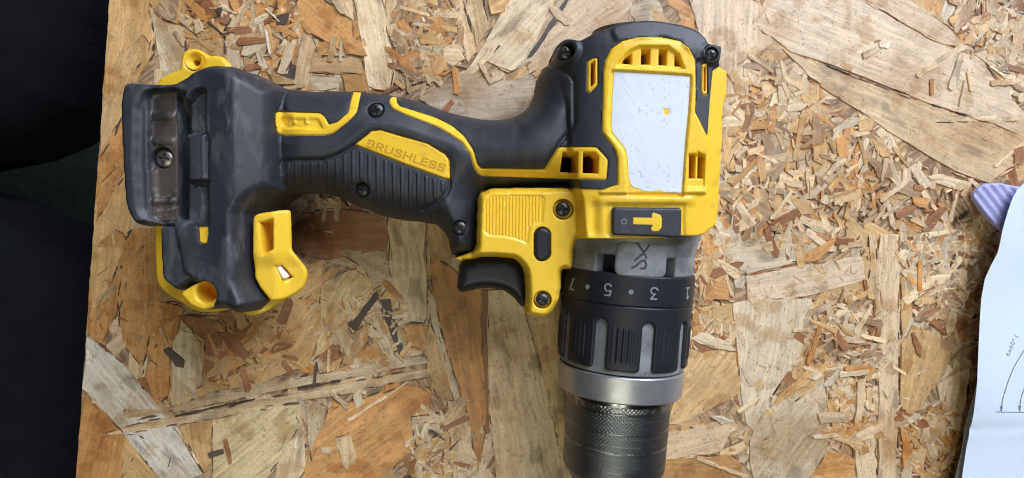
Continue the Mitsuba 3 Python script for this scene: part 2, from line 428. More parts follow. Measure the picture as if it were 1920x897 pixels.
SCREWS = [(705, 207, 13), (680, 356, 12), (862, 428, 12.5), (1056, 393, 14), (1017, 563, 12), (1061, 98, 13), (1334, 102, 10.5), (307, 297, 17)]
screw_at = [circle(*s) for s in SCREWS]
wells = unary_union([Point(c[0], c[1]).buffer(r * 1.16, 24) for _, c, r in screw_at])

VENTS = [[(1166, 119), (1171, 110), (1184, 101), (1184, 121)], [(1203, 93), (1219, 92), (1218, 121), (1202, 121)], [(1236, 92), (1250, 93), (1249, 123), (1235, 122)], [(1266, 102), (1273, 110), (1278, 125), (1265, 124)],
         [(1055, 286), (1083, 286), (1083, 325), (1050, 323)], [(1093, 286), (1115, 286), (1122, 294), (1121, 326), (1092, 325)], [(1107, 120), (1115, 114), (1115, 156), (1107, 164)],
         [(1319, 128), (1323, 126), (1322, 172), (1319, 172)], [(1293, 290), (1304, 290), (1303, 335), (1292, 335)], [(1309, 284), (1320, 294), (1319, 335), (1308, 335)]]
vents = unary_union([on(v) for v in VENTS])
button_hole = on([(1017 + 16 * math.cos(a) , 458 + (16 if math.sin(a) > 0 else -16) + 16 * math.sin(a)) for a in np.linspace(0, 2 * math.pi, 40)])
switch_out = on([(1150, 389), (1272, 390), (1276, 395), (1275, 440), (1271, 445), (1150, 441), (1146, 436), (1146, 394)])
# yellow islands
BOSS = [(337, 552), (345, 545), (367, 531), (380, 526.5), (394, 527), (407, 534), (414, 545), (413, 558), (399, 578), (380, 583), (357, 574)]
BOSS_Z = 0.0236
S1 = [(517, 211), (600, 213), (609, 220), (617, 235), (634, 230), (654, 212), (660, 187), (665, 172), (667, 166), (678, 166), (675, 180), (669, 210), (657, 224), (624, 250), (607, 254), (533, 254), (523, 248), (517, 236)]
S2 = [(731, 192), (734, 183), (742, 182), (744, 194), (749, 200), (778, 209), (818, 222), (848, 237), (870, 256), (887, 282), (895, 310), (902, 317), (1021, 319), (1047, 277), (1118, 277), (1139, 300), (1136, 337), (904, 330), (896, 326), (889, 314), (882, 290), (867, 267),
      (843, 250), (820, 237), (760, 214), (738, 203)]
BRUSH = [(667, 272), (690, 254), (697, 247), (714, 245), (747, 255), (801, 270), (834, 290), (842, 301), (843, 336), (834, 335), (760, 308)]
SLOT_L = [(1102, 117), (1112, 111), (1119, 110), (1119, 160), (1106, 174), (1101, 170)]
SLOT_R = [(1316, 122), (1324, 120), (1325, 176), (1318, 178), (1315, 172)]
yel_cut = unary_union([on(S1, 1), on(S2, 1), on(BRUSH), on(SLOT_L), on(SLOT_R), on(FRAME)])
LOWER = [(850, 484), (887, 472), (893, 455), (896, 372), (903, 358), (920, 352), (1030, 353), (1148, 356), (1158, 347), (1340, 330), (1420, 330), (1420, 640), (850, 640)]
RIGHT = [(1303, 211), (1326, 257), (1331, 184), (1336, 133), (1400, 120), (1400, 400), (1300, 400)]
BUCKLE = [(476, 414), (479, 405), (488, 399), (534, 393), (541, 397), (543, 469), (568, 507), (570, 520), (561, 544), (534, 561), (509, 561), (488, 534), (478, 517)]
SLOT_F = [(372, 424), (374, 452), (380, 457), (389, 455), (391, 440), (391, 424)]
lower, right, buckle = on(LOWER), on(RIGHT), on(BUCKLE)
silhouette = unary_union([foot, rail, plate, handle, neck, head, guard]).buffer(0.0004).buffer(-0.0004)

core = silhouette.difference(unary_union([wells.buffer(0.0006), vents, button_hole]))
foot_cut = on([(200, 100), (534, 100), (535, 168), (519, 215), (517, 250), (524, 300), (524, 345), (540, 380), (540, 640), (200, 640)])
boss_cut = flat(BOSS, ZC + BOSS_Z, 1).buffer(0.0002)
over = silhouette.buffer(0.0003).difference(unary_union([yel_cut.buffer(0.0002), lower, right, on(SLOT_F), boss_cut]))
over = over.difference(wells)
shade_in = over.buffer(-0.0008); shapely.prepare(shade_in)
skin('housing', core.difference(foot_cut), 'yellow_plastic', off=0.0, r=0.0006, step=0.00042, under=shade_in, floor=ZC - 0.001, label='yellow plastic inner shell')
skin('foot_core', core.intersection(foot_cut).difference(boss_cut).buffer(-0.0008), 'plain_black', off=-0.0016, r=0.0007, step=0.0012, floor=ZC - 0.001)
skin('foot_notch', on(SLOT_F).buffer(0.0006), 'yellow_plastic', off=-0.0008, r=0.0003, step=0.0008, label='narrow yellow notch under the rails')
# the far half of the shell, underneath
p, d, tri = mesh2d(silhouette, [0, 0.0006, 0.0018, 0.0035], 0.0022, 0.0012)
hb = np.minimum(surf(p[:, 0], p[:, 1]) - ZC, 0.034)
obj('rear_housing', (np.column_stack([p, ZC - hb]), tri[:, ::-1]), 'black_plastic', DRILL, 40)

skin('foot', over.intersection(foot_cut), 'black_plastic', off=0.0007, r=0.0006, step=0.0005, floor=ZC - 0.014, label='black foot with scuffed battery rails')
skin('overmould', over.difference(foot_cut), 'black_plastic', off=0.0007, r=0.0006, step=0.0005, floor=ZC - 0.012)
skin('rail_channel', on(CHANNEL, 1).buffer(-0.0003).difference(wells), 'rail_plastic', off=0.0011, r=0.0006, step=0.0006, label='dusty brown channel of the battery rail')
skin('slogan_plate', on(BRUSH).buffer(-0.0001), 'yellow_plastic', off=0.0012, r=0.0006, step=0.001, label='yellow plate lettered BRUSHLESS')
skin('badge', on(S1, 1).intersection(silhouette.buffer(-0.0003)), 'yellow_plastic', off=0.0006, r=0.0006, step=0.0006)
skin('trim_stripe', on(S2, 1).difference(vents).intersection(silhouette.buffer(-0.0003)), 'yellow_plastic', off=0.0006, r=0.0006, step=0.0008)
for q, v in ((SLOT_L, VENTS[6]), (SLOT_R, VENTS[7])):
    skin('vent_slot', on(q).difference(on(v)), 'yellow_plastic', off=0.0006, r=0.0004, step=0.0006)
# grip ribs
grip = on(GRIP).buffer(-0.0009)
plate_keep = on(BRUSH).buffer(0.0008).union(wells.buffer(0.0008))
for k in range(20):
    x = 541 + 15.2 * k
    strip = on([(x - 4.3, 270), (x + 4.3, 270), (x + 6.5, 420), (x - 2.1, 420)])
    g = strip.intersection(grip).difference(plate_keep)
    for q in getattr(g, 'geoms', [g]):
        if q.area > 4e-6:
            skin('grip_rib', q.buffer(-0.0006).buffer(0.0006), 'black_plastic', off=0.0014, r=0.0007, step=0.0008, skirt=0.0016)
# ribbed panel of the trigger housing: too fine to pick apart
hatch = on(HATCH).buffer(-0.0003)
parts, nv = [], 0
for k in range(18):
    x = 914 + 6.15 * k
    g = on([(x - 1.9, 360), (x + 1.9, 360), (x + 0.4, 460), (x - 3.4, 460)]).intersection(hatch)
    for q in getattr(g, 'geoms', [g]):
        if q.area > 1e-6:
            p, d, tri = mesh2d(q, [0, 0.0002, 0.0004], 0.0008, 0.0006)
            top = surf(p[:, 0], p[:, 1]) + 0.00045 - roll(d, 0.0004)
            parts.append(trimesh.Trimesh(*solid(p, top, top - 0.0008, tri), process=False))
obj('ribbed_panel', trimesh.util.concatenate(parts), 'yellow_plastic', DRILL, 40, 'fine ribbed texture panel on the yellow housing', kind='stuff')
# sticker, with a chip torn out of it
chip_px = [(1243, 203), (1254, 205), (1255, 211), (1249, 217), (1245, 212)]
skin('sticker', on(LABEL).difference(on(chip_px)), 'sticker_white', off=0.00025, r=0.0002, step=0.0012, skirt=0.0006, label='worn blank white sticker with a torn lower edge')
# mode switch with its hammer mark
sw = skin('mode_switch', switch_out, 'black_plastic', off=0.0022, r=0.0010, step=0.0008, skirt=0.004, label='black sliding switch with a yellow hammer mark')
HAM = [(1187, 408), (1222, 409), (1222, 402), (1226, 399), (1239, 404), (1241, 410), (1241, 426), (1235, 434), (1223, 434), (1220, 429), (1224, 422), (1187, 421)]
skin('hammer_mark', on(HAM, 0, 0.0022), 'yellow_plastic', off=0.00235, r=0.00015, step=0.001, skirt=0.0005, parent=sw)
bx_, by_ = np.cos(np.linspace(0, 2 * np.pi, 24)), np.sin(np.linspace(0, 2 * np.pi, 24))
bit = on(np.column_stack([1170 + 5.5 * bx_, 416 + 5.5 * by_]), 0, .0022).difference(on(np.column_stack([1170 + 4 * bx_, 416 + 4 * by_]), 0, .0022))
skin('bit_mark', bit, 'print_grey', off=0.0023, r=0.0001, step=0.001, skirt=0.0004, parent=sw)
# direction button
bt = button_hole.buffer(-0.0002)
p, d, tri = mesh2d(bt, [0, 0.0002, 0.0006, 0.0012], 0.0008, 0.0006)
zb = surf(p[:, 0], p[:, 1])
obj('direction_button', solid(p, zb + 0.0008 - roll(d, 0.0012), zb - 0.006, tri), 'plain_black', DRILL, 40, 'black capsule shaped direction button')

# screws


def make_screw(name, c, r, bsdf, sink):
    n = 28
    head_ = m3.Manifold.revolve(m3.CrossSection([[(0, -0.002), (r, -0.002), (r, 0), (r * 0.9, r * 0.12), (r * 0.6, r * 0.24), (0, r * 0.30)]]), n)
    for a in (0, 90):
        head_ -= m3.Manifold.cube([1.2 * r, 0.30 * r, r], True).rotate([0, 0, a + 25 + 37 * c[0] * 100]).translate([0, 0, r * 0.22])
    head_ -= m3.Manifold.cylinder(r, 0.25 * r, 0.25 * r, 16).translate([0, 0, -r * 0.35])
    m = head_.translate([c[0], c[1], c[2] - sink])
    return obj(name, m, bsdf, DRILL, 30)


for i, ((g, c, r), s) in enumerate(zip(screw_at, SCREWS)):
    k = make_screw('screw', c, r, 'bright_steel' if i == 7 else 'screw_steel', 0.0006 if i in (5, 6) else 0.0009)
    well = m3.CrossSection.circle(r * 1.25, 28).extrude(0.006).translate([c[0], c[1], c[2] - 0.009])
    obj('well', well, 'yellow_plastic' if i in (3, 4) else 'black_plastic', k, False)

# yellow base of the foot (the half behind), with its lug, buckle and boss
def slab(name, pts, z, r, depth, bsdf='yellow_plastic', sm=1, holes=(), step=0.0012, slope=None, label=None, parent=DRILL, draft=None):
    g = flat(pts, z, sm)
    for h in holes: g = g.difference(h)
    p, d, tri = mesh2d(g, [0, 0.12 * r, 0.35 * r, 0.65 * r, r], step, 0.0007)
    top = np.full(len(p), z) - roll(d, r)
    if slope: top = top + slope(p)
    return obj(name, solid(p, top, np.full(len(p), z - depth), tri, (g, draft) if draft else None), bsdf, parent, 38, label)


LUG = [(287, 162), (290, 156), (300, 145), (322, 133), (334, 130), (336, 116), (338, 103), (344, 94), (356, 89.5), (368, 91), (380, 97), (390, 104), (402, 103), (416, 106), (428, 118), (436, 132), (440, 150), (380, 165), (300, 172)]
lug_c = at(364, 115, ZC + .002)
lh = Point(lug_c[0] + .0002, lug_c[1] - .0002).buffer(0.0014)
lug = slab('belt_lug', LUG, ZC + 0.002, 0.0020, 0.012, draft=0.0050, holes=[Point(lug_c[0], lug_c[1]).buffer(0.0032)], label='yellow lug with a screw hole beside the rails')
p, d, tri = mesh2d(Point(lug_c[0], lug_c[1]).buffer(0.0034).difference(lh), [0, 0.0006, 0.0014], 0.0008, 0.0006)
rr = np.hypot(p[:, 0] - lug_c[0], p[:, 1] - lug_c[1])
zz = ZC + 0.0022 - 0.0020 * sst(0.0031, 0.0018, rr)
obj('boss', solid(p, zz, zz - 0.010, tri), 'yellow_plastic', lug, 40)
obj('boss_floor', m3.CrossSection.circle(0.0045, 24).extrude(0.002).translate([lug_c[0], lug_c[1], ZC - 0.011]), 'yellow_plastic', lug, False)

BASE = [(288, 420), (289, 470), (291, 521), (297, 538), (312, 552), (335, 566), (357, 580), (377, 586.5), (401, 587), (418, 583), (434, 578), (447, 586), (466, 593.5), (482, 592), (497, 586), (536, 562), (520, 500), (430, 420)]
base = slab('foot_base', BASE, ZC + 0.0125, 0.0014, 0.014, draft=0.0050, label='yellow lower edge of the foot')
# boss with the open hole
bc = at(387, 549, ZC + BOSS_Z)
boss_hole = Point(bc[0] - 0.0001, bc[1]).buffer(0.0038)
slab('hole_boss', BOSS, ZC + BOSS_Z, 0.0012, 0.014, holes=[boss_hole], step=0.0008, label='yellow boss round the open screw hole')
obj('hole_floor', m3.CrossSection.circle(0.0045, 24).extrude(0.002).translate([bc[0], bc[1], ZC + 0.0095]), 'yellow_plastic', DRILL, False)
# buckle shaped window at the front of the foot, with the work light
BZ = 0.0185
win = flat([(491, 419), (514, 412), (514, 467), (496, 477)], ZC + BZ)
BUCK = [(477, 412), (480, 404), (490, 400), (533, 393.5), (541, 396), (542, 430), (543, 469), (556, 488), (568, 506), (570, 520), (562, 543), (548, 554), (530, 563), (507, 566), (486, 540), (476, 520)]
lo, hi = at(500, 470, ZC + BZ)[1], at(520, 510, ZC + BZ)[1]
buck = slab('light_mount', BUCK, ZC + BZ, 0.0014, 0.013, draft=0.0050, holes=[win, flat([(517, 501), (526, 499), (541, 522), (531, 527)], ZC + BZ)], step=0.0007,
            slope=lambda p: 0.0022 * sst(hi, lo, p[:, 1]) - 0.0035 * sst(at(545, 520, ZC)[0], at(570, 520, ZC)[0], p[:, 0]), label='yellow mount of the work light with a square opening')
LED = [(518, 502), (523.5, 500), (536.5, 521), (530, 525)]
slab('work_light', LED, ZC + BZ - 0.0007, 0.0006, 0.006, bsdf='print_white', sm=0, parent=buck, step=0.0006, label='small white work light lens')
# trigger
TRIG = [(861, 494), (858, 520), (856, 540), (861, 548), (870, 548), (900, 541), (924, 540), (947, 546), (964, 559), (976, 575), (990, 578), (992, 530), (985, 500), (970, 482), (940, 476), (890, 478)]
tr_ = flat(TRIG, ZC + 0.004, 2)
p, d, tri = mesh2d(tr_, [0, 0.0002, 0.0006, 0.0012, 0.002, 0.003, 0.0042], 0.0009, 0.0006)
up_ = 0.0105 * (1 - (1 - np.clip(shapely.distance(shapely.points(p), tr_.exterior) / 0.0050, 0, 1)) ** 2.6) ** (1 / 2.6)
v1 = np.vstack([np.column_stack([p, ZC + 0.001 + up_]), np.column_stack([p, ZC - 0.001 - up_])])
obj('trigger', (v1, np.vstack([tri, tri[:, ::-1] + len(p)])), 'plain_black', DRILL, 50, 'black curved trigger')
# motor seen through the vents


def revolve(profile, n=96):
    """Surface of revolution about the drill's axis; profile: (t, r) in metres."""
    prof, ang = np.asarray(profile, float), np.linspace(0, 2 * np.pi, n, endpoint=False)
    P = AX0 + prof[:, None, :1] * AV + prof[:, None, 1:2] * (np.sin(ang)[None, :, None] * SV + np.cos(ang)[None, :, None] * np.array([0, 0, 1.0]))
    i, j = np.meshgrid(np.arange(len(prof) - 1), np.arange(n), indexing='ij')
    a, b, c, e = i * n + j, i * n + (j + 1) % n, (i + 1) * n + (j + 1) % n, (i + 1) * n + j
    f = np.vstack([np.stack([a, e, c], -1).reshape(-1, 3), np.stack([a, c, b], -1).reshape(-1, 3)])
    return P.reshape(-1, 3), f


obj('motor', revolve([(tpos(70), 0.0005), (tpos(70), 0.022), (tpos(360), 0.024), (tpos(360), 0.0005)], 48), 'motor_steel', DRILL, 30)


def shoulder(t0, t1, r0, r1, c=0.0008):
    a = np.linspace(0, np.pi / 2, 5)
    return [(t0, 0.001)] + [(t0 + c * (1 - math.cos(x)), r0 - c * (1 - math.sin(x))) for x in a] + [(t1 - c * (1 - math.cos(x)), r1 - c * (1 - math.sin(x))) for x in a[::-1]] + [(t1, 0.001)]


def wrap(poly, rfun, thick, r0, name, bsdf, parent, edge=0.0004, step=0.0008, smooth=35, label=None):
    """A piece lying on the round: poly in (arc at radius r0, position along the axis)."""
    parts = []
    for g in getattr(poly, 'geoms', [poly]):
        p, d, tri = mesh2d(g, [0, 0.12 * edge, 0.35 * edge, 0.65 * edge, edge], step, min(step, 0.0007))
        r = rfun(p) - roll(d, edge)
        v, f = solid(p, r, r - thick, tri)
        th = v[:, 0] / r0
        w = AX0 + v[:, 1:2] * AV + v[:, 2:3] * (np.sin(th)[:, None] * SV + np.cos(th)[:, None] * np.array([0, 0, 1.0]))
        parts.append(trimesh.Trimesh(w, f[:, ::-1], process=False))
    return obj(name, trimesh.util.concatenate(parts), bsdf, parent, smooth, label)


RC, RT, RS, RR = 0.0262, 0.0268, 0.0262, 0.0256
# grey gear collar: back ring, tab and side blocks with dark notches between
t0, t1, t2 = tpos(418), tpos(474), tpos(504)
collar = obj('collar', revolve(shoulder(t0, t1, RC + 0.0020, RC, 0.0012)), 'painted_grey', DRILL, 30, 'grey metal gear collar with a central tab')
tab = box(-0.0098, t1 - 0.006, 0.0098, t2 + 0.0010).buffer(-0.0028).buffer(0.0028)
wrap(tab, lambda p: RC + 0.0010 + 0 * p[:, 0], 0.0065, RC, 'tab', 'painted_grey', collar, edge=0.0011, label='grey tab marked XR in black ink')
for a0, a1 in ((-1.65, -0.66), (0.56, 1.65)):
    wrap(box(a0 * RC, t1 - 0.002, a1 * RC, t2 + 0.0006), lambda p: RC - 0.0001 + 0 * p[:, 0], 0.0065, RC, 'block', 'painted_grey', collar, edge=0.0006)
def tx(x, y, t_=None):
    """px offset on the top of the collar -> (arc, t)"""
    return ((x - 1202) * 0.000199, t_)
def ink(name, lines, w, bsdf, parent, rad, thick=0.0002):
    g = unary_union([LineString(l).buffer(w) for l in lines])
    wrap(g, lambda p: rad + 0 * p[:, 0], thick, rad, name, bsdf, parent, edge=0.00005, step=0.0006)
tm = tpos(470)
K = 0.000199
ink('ink_mark', [[(-0.0022, tm - .0042), (0.0004, tm - .0010), (0.0016, tm + .0010)], [(0.0022, tm - .0036), (0.0, tm - .0004), (-0.0026, tm + .0022)],
                 [(-0.0034, tm + .0050), (-0.0020, tm + .0042), (-0.0004, tm + .0024), (0.0010, tm + .0020), (0.0018, tm + .0036), (0.0012, tm + .0050), (-0.0002, tm + .0050)]], 0.00040, 'ink_black', collar, RC + 0.00108)
# numbered torque ring
ta, tb = tpos(505), tpos(560)
ring = obj('torque_ring', revolve(shoulder(ta, tb, RT, RT, 0.0010)), 'plain_black', DRILL, 30, 'black torque ring with grey numbers')
obj('neck', revolve([(t1 - .002, 0.001), (t1 - .002, RC - 0.0055), (ta + .001, RC - 0.0055), (ta + .001, 0.001)]), 'plain_black', ring, 30)  # near-black ring behind the collar blocks, seen through the notches
def lettering(txt, theta, tc, h, rad, parent, name='number'):
    m = meshkit.text_mesh(txt, h, 0.0002, False)
    v = m.vertices.copy(); c = (v.min(0) + v.max(0)) / 2
    th = theta - (v[:, 0] - c[0]) / rad
    t = tc + (v[:, 1] - c[1]); r = rad + v[:, 2]
    w = AX0 + t[:, None] * AV + r[:, None] * (np.sin(th)[:, None] * SV + np.cos(th)[:, None] * np.array([0, 0, 1.0]))
    obj(name, trimesh.Trimesh(w, m.faces, process=False), 'print_grey', parent, False)
tn = (ta + tb) / 2 + 0.0003
for i, txt in enumerate('753 1'.replace(' ', '')):
    lettering(txt, math.radians(-62 + 37 * i), tn, 0.0047, RT + 0.00002, ring)
for i in range(2):
    th = math.radians(-43.5 + 37 * i)
    wrap(Point(th * RT, tn).buffer(0.0009), lambda p: RT + 0.0002 + 0 * p[:, 0], 0.0004, RT, 'dot', 'print_grey', ring, edge=0.00005)
# clutch sleeve: grey core, black rim and rubber pads
tc, td = tpos(557), tpos(679)
sleeve = obj('clutch_sleeve', revolve(shoulder(tc + 0.001, td, RS - 0.0013, RS - 0.0011, 0.0006)), 'painted_grey', DRILL, 30, 'grey sleeve under black rubber pads')
rimt = tc + 0.0062
black = box(-1.9 * RS, tc + 0.0004, 1.9 * RS, td - 0.0018)
for k in range(-2, 3):
    c = math.radians(11 + 40 * k) * RS
    bar = box(c - 0.0025, rimt + 0.0025, c + 0.0025, td + 0.01).union(Point(c, rimt + 0.0025).buffer(0.0025))
    black = black.difference(bar)
black = black.buffer(-0.0017).buffer(0.0017).intersection(box(-1.9 * RS, tc, 1.9 * RS, td - 0.0018))
def pad(p):
    u = (p[:, 0] / RS - math.radians(-9)) / math.radians(40); u = (u - np.round(u)) * math.radians(40) * RS
    k = sst(0.0046, 0.0040, np.abs(u)) * sst(rimt + 0.002, rimt + 0.0035, p[:, 1]) * sst(td - 0.0045, td - 0.006, p[:, 1])
    return RS + 0.0003 + 0.00026 * k * np.cos(u / 0.0021 * 2 * np.pi)
wrap(black, pad, 0.003, RS, 'rubber_pad', 'plain_black', sleeve, edge=0.0008, step=0.0005, smooth=50, label='black rubber grip with rounded cut-outs showing grey bars')
# metal ring
te, tf = tpos(681), tpos(728)
obj('metal_ring', revolve(shoulder(te, tf, RR, RR - 0.0003, 0.0007)), 'ring_metal', DRILL, 30, 'bare silver metal ring')
# chuck
g0 = tpos(728)
L = 0.046
def chuck_mesh(nt=260, na=640):
    sgrid, ang = np.linspace(0, 1, nt), np.linspace(0, 2 * np.pi, na, endpoint=False)
    r = 0.0214 - 0.0006 * sgrid - 0.0124 * np.clip((sgrid - 0.66) / 0.34, 0, None) ** 1.4
    plain = np.zeros(nt)
    for gq in (0.10, 0.27, 0.44, 0.60, 0.76): plain = np.maximum(plain, np.exp(-((sgrid - gq) / 0.010) ** 2))
    plain = np.maximum(plain, sst(0.05, 0.03, sgrid)); plain = np.maximum(plain, sst(0.92, 0.95, sgrid))
    u, t = np.meshgrid(ang * 84, sgrid * L / 0.00157 * 2 * np.pi)
    k = np.maximum(np.abs(np.sin((u + t) / 2)), np.abs(np.sin((u - t) / 2)))
    rr = r[:, None] - 0.00006 * plain[:, None] - 0.00024 * (1 - plain[:, None]) * k ** 3
    tt = g0 + 0.0005 + L * sgrid
    P = AX0 + tt[:, None, None] * AV + rr[..., None] * (np.sin(ang)[None, :, None] * SV + np.cos(ang)[None, :, None] * np.array([0, 0, 1.0]))
    i, j = np.meshgrid(np.arange(nt - 1), np.arange(na), indexing='ij')
    a, b, c, e = i * na + j, i * na + (j + 1) % na, (i + 1) * na + (j + 1) % na, (i + 1) * na + j
    return P.reshape(-1, 3), np.vstack([np.stack([a, e, c], -1).reshape(-1, 3), np.stack([a, c, b], -1).reshape(-1, 3)])


AVm, SVm = AV, SV
def chuck_tone(p, n, uv):
    t = (p.x - float(AX0[0])) * float(AV[0]) + (p.y - float(AX0[1])) * float(AV[1])
    band = noise(t * 1400, 0.3, 0.7)
    a = fbm(p.x * 400, p.y * 400, p.z * 400, 3)
    wear = smoothstep(0.5, 0.75, band) * smoothstep(0.35, 0.6, a)
    return mikit.mix([0.19, 0.205, 0.225], [0.50, 0.52, 0.54], wear)
mat('chuck_metal', {'type': 'principled', 'base_color': mikit.proc(chuck_tone), 'metallic': 0.92, 'roughness': 0.21})
chuck = obj('chuck', chuck_mesh(), 'chuck_metal', DRILL, True, 'dark knurled metal chuck')
obj('chuck_end', revolve([(g0 - 0.0005, 0.001), (g0 - 0.0005, 0.0208), (g0 + 0.002, 0.0208)], 64), 'chuck_metal', chuck, 30)
obj('nose', revolve([(g0 + L, 0.0088), (g0 + L + 0.001, 0.0084), (g0 + L + 0.004, 0.0076), (g0 + L + 0.004, 0.0062), (g0 + L - 0.004, 0.006), (g0 + L - 0.004, 0.001)], 64), 'chuck_metal', chuck, 30)

# lettering of the slogan plate
m = meshkit.text_mesh('BRUSHLESS', 1.0, 0.1, True)
v = m.vertices.copy(); v[:, 0] -= v[:, 0].min(); v[:, 0] /= v[:, 0].max(); v[:, 1] /= 1.0
a0, a1, b0 = lift([(688, 275)])[0], lift([(833, 323)])[0], lift([(693, 262)])[0]
ex = (a1 - a0)[:2]; ey = (b0 - a0)[:2]
xy = a0[:2] + v[:, :1] * ex + v[:, 1:2] * ey
m2 = trimesh.Trimesh(np.column_stack([xy, surf(xy[:, 0], xy[:, 1]) + 0.00125 + v[:, 2] * 0.002]), m.faces, process=False)
obj('slogan', m2, 'ochre_mark', 'cordless_drill__slogan_plate', False)

# ------------------------------------------------------------------ the board
CLASSES = 'PBTORKNVGWM'
PAL = dict(P=(0.67, 0.525, 0.335), B=(0.59, 0.435, 0.265), T=(0.55, 0.35, 0.16), O=(0.53, 0.27, 0.095), R=(0.31, 0.14, 0.065), K=(0.085, 0.062, 0.052),
           N=(0.59, 0.44, 0.29), V=(0.58, 0.44, 0.235), G=(0.55, 0.445, 0.31), W=(0.74, 0.66, 0.53), M=(0.36, 0.235, 0.135))


def wood(p, n, uv):
    ident = dr.floor(uv.x + 0.5)
    a, b = uv.x - ident, uv.y
    cls = dr.floor(ident / 40)
    c = mi.Color3f(0.4, 0.3, 0.2)
    for i, k in enumerate(CLASSES):
        c = dr.select(cls == i, mi.Color3f(*PAL[k]), c)
    r1, r2 = cell_rand(ident, 3), cell_rand(ident, 5)
    w = 0.0016 * (fbm(a * 90 + ident, b * 60, 1, 2) - 0.5)
    g = fbm(a * 55 + ident * 7, (b + w) * 850 + ident * 3, 0, 4)
    f = noise(a * 160 + ident, (b + w) * 1900, 2)
    blot = fbm(p.x * 130 + ident, p.y * 130, 3, 4)
    c = c * (0.74 + 0.52 * g) * (0.92 + 0.16 * f) * (0.86 + 0.28 * r1)
    c = c * mikit.mix([1.04, 0.99, 0.93], [0.97, 1.0, 1.06], r2)
    c = mikit.mix(c, c * mi.Color3f(0.78, 0.68, 0.57), smoothstep(0.54, 0.74, blot))
    grime = fbm(p.x * 42 + 3, p.y * 42, 2, 4)
    c = mikit.mix(c, c * mi.Color3f(0.82, 0.74, 0.65), smoothstep(0.47, 0.70, grime))
    c = c * (0.90 + 0.20 * noise(p.x * 1500, p.y * 1500, 4))
    vein = smoothstep(0.66, 0.78, noise(a * 130 + 3 * ident, (b + w) * 1700 + ident, 5)) * smoothstep(0.45, 0.6, fbm(p.x * 220, p.y * 220, ident, 2))
    smudge = smoothstep(0.54, 0.72, fbm(a * 70 + ident, (b + w) * 260 + 2 * ident, 9, 4)) * smoothstep(0.44, 0.62, fbm(p.x * 90, p.y * 90, 6, 3))
    pale = dr.select((cls == 0) | (cls == 1) | (cls > 6.5), 0.9, 0.30)
    c = mikit.mix(c, mi.Color3f(0.17, 0.125, 0.085), 0.62 * smudge * pale)
    speck = smoothstep(0.80, 0.86, noise(a * 900 + ident, b * 1900, 7)) * smoothstep(0.42, 0.58, fbm(p.x * 160 + 5, p.y * 160, ident, 2))
    return mikit.mix(c, mi.Color3f(0.085, 0.05, 0.03), dr.clip(0.20 * vein + 0.42 * speck, 0, 1))


def under(p, n, uv):
    w = 0.004 * (fbm(p.x * 90, p.y * 90, 1, 2) - 0.5)
    t = noise(p.x * 55, p.y * 55, 3) > 0.5
    a = dr.select(t, p.x * 0.8 + p.y * 0.6, p.x * 0.5 - p.y * 0.86) + w
    b = dr.select(t, p.y * 0.8 - p.x * 0.6, p.y * 0.5 + p.x * 0.86) + w
    g = fbm(a * 160, b * 1100, 2, 4)
    c = mikit.mix([0.20, 0.125, 0.072], [0.44, 0.29, 0.165], smoothstep(0.3, 0.7, g))
    return c * (0.8 + 0.4 * noise(p.x * 1700, p.y * 1700, 1))


mat('board_wood', {'type': 'principled', 'base_color': mikit.proc(under), 'roughness': 0.6, 'specular': 0.3})
mat('strand_wood', {'type': 'principled', 'base_color': mikit.proc(wood), 'roughness': 0.5, 'specular': 0.4})

BE0, BE1 = at(205, 0, 0)[:2], at(143, 897, 0)[:2]
be = (BE1 - BE0) / np.linalg.norm(BE1 - BE0)
ba, bb = BE0 - be * 0.10, BE1 + be * 0.10
be_t = np.linspace(0, 1, 260)[:, None]
be_n = 0.0009 * (meshkit.fbm(np.column_stack([be_t[:, 0] * 70, 0 * be_t[:, 0], 0 * be_t[:, 0]]), 4) - 0.5)
sawn = bb + (ba - bb) * be_t + be_n[:, None] * np.array([1.0, 0])
board_poly = Polygon([*sawn, (0.42, ba[1]), (0.42, bb[1])])
bm = trimesh.creation.extrude_polygon(board_poly, 0.018, engine='earcut'); bm.apply_translation([0, 0, -0.018])
BOARD = obj('chipboard', bm, 'board_wood', None, False, 'weathered oriented strand board of pressed wood flakes under the drill', 'board')

counter = [0]
brng = np.random.default_rng(11)


